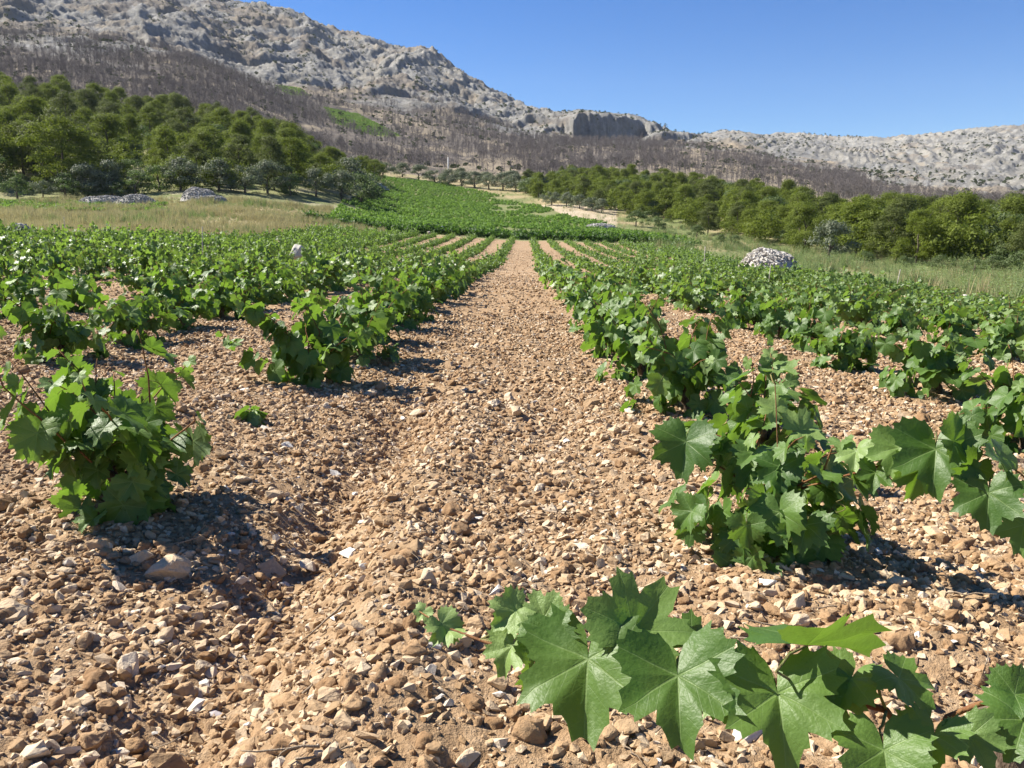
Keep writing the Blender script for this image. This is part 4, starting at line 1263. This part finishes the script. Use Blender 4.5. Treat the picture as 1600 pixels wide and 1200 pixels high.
lf0 = lambda p: float(np.interp(p, [-150, 0, 300, 420, 520, 600], [103, 103, 115, 120, 138, 205]))
lf1 = lambda p: float(np.interp(p, [-150, 0, 100, 230, 300, 400, 520, 600], [260, 250, 240, 235, 228, 225, 212, 222]))
rf0 = lambda p: float(np.interp(p, [820, 880, 1000, 1100, 1200, 1300, 1400, 1600, 1760], [205, 175, 150, 122, 95, 84, 74, 64, 60]))
rf1 = lambda p: float(np.interp(p, [820, 900, 1000, 1100, 1200, 1300, 1400, 1600, 1760], [235, 250, 235, 205, 180, 150, 125, 112, 105]))
LP = dart(125, -110, 590, lf0, lf1, lambda y: 4.9 + .006 * y, 3)
RP = dart(172, 818, 1690, rf0, rf1, lambda y: 3.0 + .004 * y, 4)
rg = random.Random(8)
TOPN = {}
TENS = ['', '', 'twenty', 'thirty', 'forty', 'fifty']
def ordw(i): return ORD[i - 1] if i <= 20 else (TENS[i // 10] + '-' + ORD[i % 10 - 1] if i % 10 else {30: 'thirtieth', 40: 'fortieth'}.get(i, 'fiftieth'))
for side, pts in (('left', LP), ('right', RP)):
    pts.sort(key=lambda p: p[0] / p[1]); nfront = 0
    XA = np.array([p[0] for p in pts]); YA = np.array([p[1] for p in pts]); ZA = H(XA, YA)
    for (x, y, px), z in zip(pts, ZA):
        dep = 'front edge' if y < (lf0 if side == 'left' else rf0)(px) + 18 else 'back of the wood'
        if side == 'left':
            lab = '%s pine from the left along the front edge of the left wood' if dep == 'front edge' else 'green pine crown in the dense wood climbing the slope at left'
        else:
            lab = '%s pine from the left along the front edge of the right wood' if dep == 'front edge' else 'green pine behind the front trees of the wood at right'
        if dep != 'front edge':
            f1 = (lf1 if side == 'left' else rf1)(px)
            if y > f1 - 14 and 0 < px < 1600:
                nup = TOPN.get(side, 0) + 1; TOPN[side] = nup
                lab = '%s pine from the left along the top edge of the %s wood' % (ordw(nup), side)
            else:
                zone = (('above the far left corner of the dry grass', 110), ('above the pair of low stone piles', 250), ('above the domed cairn', 400), ('near the narrow right end of it', 900)) if side == 'left' else (('behind the low grey-green olives', 960), ('behind the pair of round dark bushes', 1120), ('behind the white stone pile', 1260), ('behind the silvery olive tree', 1400), ('towards the right photo border', 9999))
                lab = 'green pine inside the %s wood %s' % (side, next(a for a, b_ in zone if px < b_))
        if dep == 'front edge' and 0 < px < 1600: nfront += 1; lab = lab % ordw(nfront)
        elif '%s' in lab: lab = 'pine of the %s wood beyond the photo border' % side
        root = thing('pine_tree', lab, 'pine tree', (x, y, float(z)), 'pines of the wood %s of the vineyard, %s' % (side, dep), rg.uniform(0, 6.28))
        c, tmh = rg.choice(PINES)
        s = rg.uniform(.72, 1.12) * (1.0 if side == 'left' else .74)
        if px < 200 and side == 'left': s *= 1.12
        if px < 260 and side == 'left' and dep == 'front edge': s *= 1.2
        if side == 'right' and px < 980: s *= 0.85
        if side == 'left' and px > 480: s *= .8
        root.scale = (s * rg.uniform(.8, 1.25), s * rg.uniform(.8, 1.25), s)
        root.rotation_euler[0] = rg.gauss(0, .05); root.rotation_euler[1] = rg.gauss(0, .05)
        tag(link('crown', c, root)); link('trunk', tmh, root)

# undergrowth of young pines and bushes inside the two woods
UG = lib_collection('undergrowth', [crown_mesh('bush', 240 + i, M['pine'] if i < 2 else M['bush'], 2.6, 1.7, 14, 130, 0.10, 0.05, (0.18, 0.30), .75) for i in range(4)])
ug = [p for p in dart(600, -140, 585, lambda p: lf0(p) - 1, lf1, lambda y: 2.1, 13)] + [p for p in dart(600, 822, 1740, lambda p: rf0(p) + 1, rf1, lambda y: 2.0, 14)]
ug = np.array([(a, c) for a, c, _ in ug]); n = len(ug)
scatter('undergrowth', UG, np.stack([ug[:, 0], ug[:, 1], H(ug[:, 0], ug[:, 1])], -1), np.stack([np.zeros(n), np.zeros(n), rng.uniform(0, 6.28, n)], -1), np.repeat(rng.uniform(.6, 1.7, n)[:, None], 3, 1), rng.choice(4, n, p=[.4, .4, .1, .1]), 'dense green undergrowth between the pines of both woods', 'undergrowth')

# olives and shrubs, each its own
OL = [crown_mesh('crown', 140 + i, M['olive'], 2.4, 1.7, 20, 170, 0.085, 0.12, (0.16, 0.28), .8) for i in range(4)]
BU = [crown_mesh('crown', 150 + i, M['bush'], 2.0, 1.7, 18, 150, 0.085, 0.10, (0.18, 0.32), .75) for i in range(4)]
OT = [tree_trunk(160 + i, 1.9, .12, M['bark'], .06, 4) for i in range(2)]
def shrub(px, Y, s, kind, label, group=None, sy=1.0):
    x = (px - 800) / KS * Y
    if px < 600: s *= 1.3
    root = thing('olive_tree' if kind == 'olive' else 'shrub', label, 'olive tree' if kind == 'olive' else 'shrub', (x, Y, Hs(x, Y)), group, rg.uniform(0, 6.28))
    root.scale = (s * sy, s * sy, s)
    link('crown', rg.choice(OL if kind == 'olive' else BU), root); link('trunk', rg.choice(OT), root)
for px, Y, s in [(30, 104, .9), (70, 106, .7), (105, 108, 1.0), (140, 110, 1.2), (178, 112, 1.3), (215, 112, 1.1), (252, 114, 1.25), (285, 114, 1.3), (345, 117, 1.3), (385, 118, 1.2), (420, 120, 1.3), (455, 122, 1.1), (495, 126, 1.2), (535, 131, 1.3), (565, 140, 1.7), (548, 152, 1.9), (585, 170, 1.5)]:
    shrub(px, Y, s, 'olive' if rg.random() < .6 else 'bush', '%s rounded shrub from the left in front of the left pine wood' % ordw(1 + [30, 70, 105, 140, 178, 215, 252, 285, 345, 385, 420, 455, 495, 535, 548, 565, 585].index(px)), 'shrubs in front of the left pine wood')
for px, Y, s in [(600, 240, 1.6), (630, 246, 1.5), (655, 244, 1.6), (680, 240, 1.5), (702, 236, 1.7), (722, 234, 1.6), (742, 231, 1.7), (764, 228, 1.6), (786, 225, 1.8), (806, 220, 1.7), (826, 212, 1.6), (845, 205, 1.5), (760, 240, 1.5), (800, 236, 1.7), (720, 248, 1.6)]:
    shrub(px, Y, s, 'olive', 'grey-green shrub in the hedge along the top of the slope vineyard', 'shrubs along the top of the slope vineyard', 1.2)
for px, Y, s in [(862, 172, 1.15), (885, 168, 1.1), (905, 164, 1.2), (925, 160, 1.1), (940, 158, 1.0)]:
    shrub(px, Y, s, 'olive', 'low grey-green olive on the bank above the pale stony patch', 'olives above the pale stony patch')
shrub(994, 128, 1.05, 'bush', 'round dark green bush, left of a pair at the edge of the right wood')
shrub(1030, 124, .95, 'bush', 'round dark green bush, right of a pair at the edge of the right wood')
shrub(1300, 72, 1.35, 'olive', 'large silvery grey olive tree in front of the right pine wood', None, .95)
shrub(1128, 92, .55, 'bush', 'small leafy bush at the field edge left of the white stone pile')
for px, Y, s in [(1090, 106, .8), (1150, 92, .6), (1355, 68, .6), (1480, 62, .6), (1560, 58, .65), (1610, 57, .9), (1420, 66, .5), (1530, 60, .5)]:
    shrub(px, Y, s, 'bush', 'low green shrub at the foot of the right pine wood', 'low shrubs at the foot of the right pine wood')

# burnt trees on the hillside
def burnt_mesh(seed, h=5.6):
    rg = random.Random(seed); b = MB()
    pts = [Vector((0, 0, -.4))]
    for i in range(1, 5): pts.append(Vector((rg.gauss(0, .12) * i, rg.gauss(0, .12) * i, h * i / 4)))
    b.tube(pts, [.11, .09, .07, .045, .02], 4, cap=False)
    for k in range(22):
        f = rg.uniform(.28, .98); i = min(3, int(f * 4)); p0 = pts[i].lerp(pts[i + 1], f * 4 - i)
        a = rg.uniform(0, 6.28); L = h * rg.uniform(.14, .30) * (1.15 - .5 * f)
        p1 = p0 + Vector((math.cos(a) * L * .7, math.sin(a) * L * .7, L * rg.uniform(.3, .8)))
        b.tube([p0, p1], [.045, .014], 3, cap=False)
        for q in range(4):
            a2 = a + rg.uniform(-1.2, 1.2); p2 = p0.lerp(p1, rg.uniform(.3, .9)); L2 = L * rg.uniform(.3, .6)
            b.tube([p2, p2 + Vector((math.cos(a2) * L2, math.sin(a2) * L2, L2 * .6))], [.028, .012], 3, cap=False)
    return b.mesh('burnt_tree', [M['burnt']], True)
BT = [burnt_mesh(300 + i) for i in range(8)]
b0 = lambda p: float(np.interp(p, [-150, 0, 150, 300, 400, 520, 620, 680, 800, 860, 1000, 1100, 1200, 1300, 1450, 1700], [255, 250, 240, 234, 232, 222, 245, 300, 285, 262, 262, 250, 230, 220, 230, 200]))
b1 = lambda p: float(np.interp(p, [-150, 0, 300, 400, 500, 600, 700, 800, 900, 1050, 1150, 1250, 1350, 1450, 1700], [500, 520, 560, 590, 640, 720, 720, 640, 600, 590, 540, 470, 420, 330, 260]))
rs = np.random.default_rng(99)
cand = []
NB = 26000
pxs = rs.uniform(-120, 1700, NB)
ya = np.array([b0(p) for p in pxs]); yb = np.array([b1(p) for p in pxs])
Yb = np.sqrt(rs.uniform(ya ** 2, yb ** 2)); Xb = (pxs - 800) / KS * Yb
Zb = H(Xb, Yb)
ppx, ppy, _ = proj(Xb, Yb, Zb)
dn = fbm(Xb / 40, Yb / 40, 3, 601)
keep = rs.random(NB) < np.clip(0.75 + 1.1 * dn - 0.50 * sstep(1000, 1150, ppx) * (1 - sstep(1250, 1330, ppx)) - 0.75 * sstep(1290, 1400, ppx) - .15, 0.03, 1)
for Pp in GREENS: keep &= ~inpoly(ppx, ppy, Pp)
keep &= ~(inpoly(ppx, ppy, PALES[0]) & (rs.random(NB) < .5)) & ~(inpoly(ppx, ppy, PALES[1]) & (rs.random(NB) < .7))
keep &= (ppy > rock_line(ppx) - 8) | ((ppy > rock_line(ppx) - 40) & (rs.random(NB) < .3) & (ppx < 800))
Xb, Yb, Zb, ppx = Xb[keep], Yb[keep], Zb[keep], ppx[keep]
sb = rs.uniform(.55, 1.05, len(Xb)); rb = rs.uniform(0, 6.28, len(Xb)); ib = rs.integers(0, 8, len(Xb))
order = np.argsort(Yb)
order_in = [i for i in order if 0 < ppx[i] < 1600][:290]
sel = set(order_in)
for i in order_in:
    o = link('burnt_tree', BT[ib[i]])
    o.location = (Xb[i], Yb[i], Zb[i]); o.rotation_euler = (0, 0, rb[i]); o.scale = (sb[i],) * 3
    where = 'just above the left pine wood' if ppx[i] < 640 else ('around the pale clearing above the slope vineyard' if ppx[i] < 870 else ('below the shadowed cliff' if ppx[i] < 1020 else 'on the dry slope right of the cliff' if ppx[i] < 1180 else 'under the folded grey rock at right'))
    tag(o, 'bare grey burnt tree ' + where, 'burnt tree', 'burnt trees ' + where)
oth = np.array([i for i in range(len(Xb)) if i not in sel])
BTC = lib_collection('burnt_trees', BT)
n = len(oth)
scatter('burnt_wood', BTC, np.stack([Xb, Yb, Zb], -1)[oth], np.stack([rs.normal(0, .06, n), rs.normal(0, .06, n), rb[oth]], -1), np.repeat(sb[oth][:, None], 3, 1), ib[oth], 'grey mass of burnt leafless trees covering the lower mountain slope', 'burnt wood')

# scrub dots on the mountain
SB = [crown_mesh('scrub', 180 + i, M['scrub'], 1.6, 1.4, 7, 26, 0.30, 0.05, (0.25, 0.4), .8) for i in range(3)]
SBC = lib_collection('scrub', SB)
NB = 22000
pxs = rs.uniform(-80, 1680, NB); Yb2 = np.sqrt(rs.uniform(300 ** 2, 1300 ** 2, NB)); Xb2 = (pxs - 800) / KS * Yb2; Zb2 = H(Xb2, Yb2)
q = fbm(Xb2 / 60, Yb2 / 60, 4, 701)
keep = rs.random(NB) < np.clip(0.42 + 1.8 * q - 0.12 * sstep(1050, 1150, pxs), 0.04, 1)
Xb2, Yb2, Zb2 = Xb2[keep], Yb2[keep], Zb2[keep]; n = len(Xb2)
s = 0.4 + 0.9 * rs.random(n) ** 2
scatter('mountain_scrub', SBC, np.stack([Xb2, Yb2, Zb2], -1), np.stack([np.zeros(n), np.zeros(n), rs.uniform(0, 6.28, n)], -1), np.repeat(s[:, None], 3, 1), rs.integers(0, 3, n), 'dark low scrub dotted over the grey rock and burnt slope', 'scrub')

# rows of the small green vineyard patches high on the slope
gp = []
for Yq in np.arange(420, 700, 2.2):
    pxq = np.arange(425, 632, 2.6)
    xq = (pxq - 800) / KS * Yq; gp.append(np.stack([xq + rs.normal(0, .2, len(xq)), np.full(len(xq), Yq)], -1))
gp = np.concatenate(gp); zq = H(gp[:, 0], gp[:, 1]); a_, c_, _ = proj(gp[:, 0], gp[:, 1], zq)
k = np.zeros(len(gp), bool)
for Pp in GREENS: k |= inpoly(a_, c_, Pp)
gp, zq = gp[k], zq[k]; n = len(gp)
if n:
    scatter('high_vineyard', HV, np.stack([gp[:, 0], gp[:, 1], zq], -1), np.stack([np.zeros(n), np.zeros(n), rs.uniform(0, 6.28, n)], -1), np.full((n, 3), 1.3), rs.integers(0, 6, n), 'small bright green vineyard patch high on the burnt slope', 'vineyard')

# ------------------------------------------------------------------ grass and weeds
def tuft(seed, mat, nb=16, h=.6, wd=.012, lean=.35):
    rg = random.Random(seed); b = MB()
    for i in range(nb):
        a = rg.uniform(0, 6.28); x, y = rg.gauss(0, .12), rg.gauss(0, .12); hh = h * rg.uniform(.5, 1.1); l = lean * hh * rg.uniform(.2, 1)
        u = Vector((-math.sin(a), math.cos(a), 0)) * wd; d = Vector((math.cos(a), math.sin(a), 0))
        p0 = Vector((x, y, -.03)); p1 = p0 + Vector((0, 0, hh * .6)) + d * l * .35; p2 = p0 + Vector((0, 0, hh)) + d * l
        b.add([tuple(p0 - u), tuple(p0 + u), tuple(p1 + u * .8), tuple(p1 - u * .8), tuple(p2)], [(0, 1, 2, 3), (3, 2, 4)], 0, rg.random())
    return b.mesh('tuft', [mat])
def weed(seed, mat):
    rg = random.Random(seed); b = MB()
    for st in range(5):
        x, y = rg.gauss(0, .15), rg.gauss(0, .15); hh = rg.uniform(.4, .9)
        for i in range(14):
            f = (i + .5) / 14; a = i * 2.4; p = Vector((x, y, hh * f)); d = Vector((math.cos(a), math.sin(a), rg.uniform(.1, .7))); d.normalize()
            u = d.cross(Vector((0, 0, 1))).normalized() * .02; L = .13 * (1.2 - f * .6)
            b.add([tuple(p), tuple(p + d * L * .5 + u), tuple(p + d * L), tuple(p + d * L * .5 - u)], [(0, 1, 2, 3)], 0, rg.random())
    return b.mesh('weed', [mat])
DG = lib_collection('dry_tufts', [tuft(i, M['dry_grass'], 22, .75, .010) for i in range(5)] + [tuft(9, M['weed'], 18, .6, .012)])
WD = lib_collection('weed_plants', [weed(20 + i, M['weed']) for i in range(4)] + [tuft(30, M['weed'], 22, .6, .014), tuft(31, M['dry_grass'], 20, .7, .010)])
def region(n, px0, px1, y0, y1, seed):
    r_ = np.random.default_rng(seed); px = r_.uniform(px0, px1, n)
    a = np.array([y0(p) for p in px]); c = np.array([y1(p) for p in px]); Y = np.sqrt(r_.uniform(a * a, np.maximum(c, a + .1) ** 2))
    return (px - 800) / KS * Y, Y, r_
fe = lambda p: float(field_end(np.array([p]))[0])
X, Y, r_ = region(15000, -150, 600, lambda p: fe(p) + .4, lambda p: max(fe(p) + 1, float(np.interp(p, [-150, 0, 300, 420, 520, 600], [100, 100, 108, 110, 112, 104]))), 1)
k = ~hill_field(X, Y); X, Y = X[k], Y[k]; n = len(X)
gq = fbm(X * .1, Y * .1, 3, 801); s = r_.uniform(.45, 1.05, n) * np.clip(1 + 1.2 * fbm(X * .3, Y * .2, 3, 803), .5, 1.6)
scatter('dry_grass', DG, np.stack([X, Y, H(X, Y)], -1), np.stack([r_.normal(0, .1, n), r_.normal(0, .1, n), r_.uniform(0, 6.28, n)], -1), np.repeat(s[:, None], 3, 1), np.where(r_.random(n) < np.clip(.26 + .9 * gq, 0, .8), 5, r_.integers(0, 5, n)), 'strip of tall dry straw coloured grass beyond the vines at left', 'dry grass')
X, Y, r_ = region(9000, 1000, 1700, lambda p: min(float(field_end(np.array([min(p, 1060)]))[0]), (RIGHT_EDGE + .6) * KS / max(p - 800, 1)) + .3, lambda p: rf0(p) + 4, 2)
k = ~in_field(X, Y) & ~hill_field(X, Y); X, Y = X[k], Y[k]; n = len(X)
pq = fbm(X * .35, Y * .2, 3, 811); kk = r_.random(n) < np.clip(.7 + 1.6 * pq, .1, 1); X, Y, pq = X[kk], Y[kk], pq[kk]; n = len(X)
s = r_.uniform(.35, 1.0, n) * np.clip(1 + 1.3 * pq, .5, 1.7)
scatter('weeds', WD, np.stack([X, Y, H(X, Y)], -1), np.stack([r_.normal(0, .1, n), r_.normal(0, .1, n), r_.uniform(0, 6.28, n)], -1), np.repeat(s[:, None], 3, 1), r_.choice(6, n, p=[.16, .16, .16, .16, .2, .16]), 'strip of grey-green weeds and grass between the vines and the right wood', 'weeds')
# green vines-like weeds beyond the dry strip, far left
X, Y, r_ = region(900, -150, 260, lambda p: 88.0, lambda p: 101.0, 3); n = len(X)
scatter('far_left_vines', HV, np.stack([X, Y, H(X, Y)], -1), np.stack([np.zeros(n), np.zeros(n), r_.uniform(0, 6.28, n)], -1), np.full((n, 3), 1.0) * r_.uniform(.7, 1.1, (n, 1)), r_.integers(0, 6, n), 'patch of low green vines behind the dry grass at far left', 'vines')
X, Y, r_ = region(2600, 600, 1000, lambda p: 86.0, lambda p: 245.0, 5)
k = ~hill_field(X, Y) & (Y > 92); X, Y = X[k], Y[k]; n = len(X)
scatter('slope_grass', WD, np.stack([X, Y, H(X, Y)], -1), np.stack([np.zeros(n), np.zeros(n), r_.uniform(0, 6.28, n)], -1), np.repeat(r_.uniform(.5, 1.1, n)[:, None], 3, 1), r_.integers(0, 6, n), 'rough grass on the banks round the slope vineyard', 'grass')

# ------------------------------------------------------------------ stone piles, boulders, stakes, pole
def stone_pile(px, Y, wid, hgt, label, mat, seed, flat=0.0, dep=None, nstone=520, ss=0.10, yoff=0, conical=1.0):
    rg = random.Random(seed)
    x = (px - 800) / KS * Y; z = Hs(x, Y)
    dep = dep or wid
    def hh(u, v):
        r = math.hypot(u, v)
        if r >= 1: return 0
        return hgt * (1 - r ** (2.0 + 3 * flat)) ** (0.75 * conical) * (0.94 + .13 * (mnoise.noise(Vector((u * 1.7 + seed, v * 1.7, 0)))))
    root = thing('stone_pile', label, 'stone pile', (x, Y, z), None)
    b = MB(); n = 16; vs = []
    for i in range(n + 1):
        for j in range(n + 1):
            u, v = -1 + 2 * i / n, -1 + 2 * j / n
            vs.append((u * wid / 2, v * dep / 2, hh(u, v) * .93 - .15 * (math.hypot(u, v) > .99)))
    fs = [(i * (n + 1) + j, (i + 1) * (n + 1) + j, (i + 1) * (n + 1) + j + 1, i * (n + 1) + j + 1) for i in range(n) for j in range(n)]
    b.add(vs, fs); link('core', b.mesh('core', [mat]), root)
    b = MB()
    src = [bigm[i] for i in (0, 2, 4, 6, 8)]
    geo = [([tuple(v_.co) for v_ in m_.vertices], [tuple(p_.vertices) for p_ in m_.polygons]) for m_ in [hull_mesh('stone', 400 + i, mat, 10) for i in range(5)]]
    for k in range(nstone):
        a = rg.uniform(0, 6.28); r = math.sqrt(rg.random()) * 1.02; u, v = math.cos(a) * r, math.sin(a) * r
        s = ss * rg.uniform(.6, 1.5); P = Vector((u * wid / 2, v * dep / 2, hh(u, v) + s * .1))
        E = Euler((rg.gauss(0, .5), rg.gauss(0, .5), rg.uniform(0, 6.28))).to_matrix()
        g = rg.choice(geo)
        b.add([tuple(P + E @ (Vector(q) * s)) for q in g[0]], g[1], 0, rg.random())
    tag(link('stones', b.mesh('stones', [mat], False), root), kind='stuff')
    return root
stone_pile(1205, 40.5, 3.0, 1.25, 'white dome shaped pile of field stones at the right edge of the vineyard', M['pile'], 1, .25, nstone=900, ss=.10)
stone_pile(165, 101, 6.2, 1.0, 'low wide grey stone pile, left one of the pair before the left wood', M['pile_grey'], 2, .5, 4.0, 800, .115)
stone_pile(215, 100, 5.4, 1.25, 'low pointed grey stone pile, right one of the pair before the left wood', M['pile_grey'], 3, .0, 4.0, 800, .115)
stone_pile(313, 105.5, 4.2, 1.6, 'domed grey stone hut like cairn behind a low dry stone wall', M['pile_grey'], 4, .15, 4.4, 800, .12, conical=.8)
stone_pile(326, 102.5, 4.8, 0.85, 'low straight dry stone wall in front of the domed cairn', M['pile_grey'], 5, 1.5, 1.6, 600, .11)
stone_pile(28, 36, 1.1, .55, 'dark heap of stones half hidden by vines at the far left edge', M['pile_grey'], 6, .1, 1.0, 200, .09)
stone_pile(938, 118, 4.6, .7, 'low grey scatter of stones on the pale bank below the right wood', M['pile_grey'], 7, .3, 3.0, 500, .15)
stone_pile(590, 196, 5.5, 1.3, 'pale stones at the upper left corner of the slope vineyard', M['pile'], 8, .3, 3.0, 400, .2)
def boulder(px, py, Y, wpx, label, seed, mat='pile', flat=(1, .9, .95)):
    me = hull_mesh('boulder', seed, M[mat], 22, flat, 2, .07)
    o = link('boulder', me); x = (px - 800) / KS * Y; s = wpx / F * Y / 2
    zc = CAMH + Y * tsl(py); o.location = (x, Y, zc); o.scale = (s, s, s * 1.0)
    return tag(o, label, 'boulder')
BY = 31.0
x = (462 - 800) / KS * BY; zb = Hs(x, BY)
me = hull_mesh('boulder', 701, M['pile'], 26, (1, .85, 1.1), 2, .06)
o = link('boulder', me); o.location = (x, BY, zb + .36); o.scale = (.36, .34, .36)
tag(o, 'pale rounded boulder standing among the vines left of the path', 'boulder')
for px, Y, s, lab in [(670, 82, .30, 'small white stone at the far end of the vine rows left of the path'), (693, 99, .36, 'white stone in front of the dark vine line'), (1365, 30, .16, 'white stone at the weedy edge right of the vineyard'), (1520, 25, .13, 'pale stone at the right field edge near the photo border'), (1415, 27.5, .12, 'whitish stone in the weeds between the two other pale edge stones')]:
    x = (px - 800) / KS * Y; o = link('boulder', hull_mesh('boulder', int(px), M['pile'], 16, (1, .8, .6), 1, .08)); o.location = (x, Y, Hs(x, Y) + s * .4 + (.35 if Y > 80 else .1)); o.scale = (s,) * 3
    tag(o, lab, 'boulder')
def stake(px, Y, h, label, lean=.04, r=.014):
    x = (px - 800) / KS * Y; b = MB()
    b.tube([(0, 0, -.15), (lean * .5, 0, h * .5), (lean, .01, h)], [r, r * .95, r * .8], 6)
    o = link('vine_stake', b.mesh('vine_stake', [M['stake']])); o.location = (x, Y, Hs(x, Y)); tag(o, label, 'stake')
stake(98, 34, 1.0, 'thin grey wooden stake at the left end of the vines before the dry grass')
stake(311, 18.0, 0.98, 'thin leaning grey stake among the vines left of the boulder', .05, .010)
stake(1103, 42, 1.15, 'thin grey stake left of the white stone pile', .03, .02)
stake(1206, 25, .75, 'short grey stake in the vines below the white stone pile', .05, .012)
stake(1408, 27, .8, 'short leaning pale stake in the weeds at the right field edge', .12, .014)
# pole
x = (701 - 800) / KS * 262; b = MB()
b.tube([(0, 0, -.4), (0.02, 0, 2.5), (0.03, 0, 6.0)], [.17, .16, .13], 10)
root = thing('utility_pole', 'white upright pole standing by the pale clearing above the slope vineyard', 'pole', (x, 262, Hs(x, 262)))
link('shaft', b.mesh('shaft', [M['pole']]), root)
b = MB(); b.tube([(0.03, 0, 6.0), (.03, 0, 6.07)], [.16, .10], 10); link('cap', b.mesh('cap', [M['pole']]), root)

# ------------------------------------------------------------------ thin summer haze
zs = [c[2] for o in COL.objects if o.type == 'MESH' and o.name in ('ground', 'mountain') for c in o.bound_box]
lo, hi = min(zs) - 1.0, max(zs) + 25.0
S_ = 2150.0
hb = MB(); hb.add([(x * S_, y * S_, z) for z in (lo, hi) for y in (-1, 1) for x in (-1, 1)], [(0, 2, 3, 1), (4, 5, 7, 6), (0, 1, 5, 4), (2, 6, 7, 3), (0, 4, 6, 2), (1, 3, 7, 5)])
hm = bpy.data.materials.new('haze'); hm.use_nodes = True; ht = hm.node_tree; ht.nodes.clear()
ho = ht.nodes.new('ShaderNodeOutputMaterial'); hv = ht.nodes.new('ShaderNodeVolumePrincipled')
hv.inputs['Color'].default_value = (0.86, 0.92, 1.0, 1); hv.inputs['Density'].default_value = HAZE
ht.links.new(hv.outputs[0], ho.inputs['Volume'])
tag(link('haze', hb.mesh('haze', [hm], False)), 'thin pale summer haze over the whole valley', 'haze', kind='stuff')

print('vines', len(vines), 'individual', len(indiv), 'with leaves', nleafvine, 'pines', len(LP), len(RP), 'burnt', len(Xb), 'objects', len(bpy.data.objects))
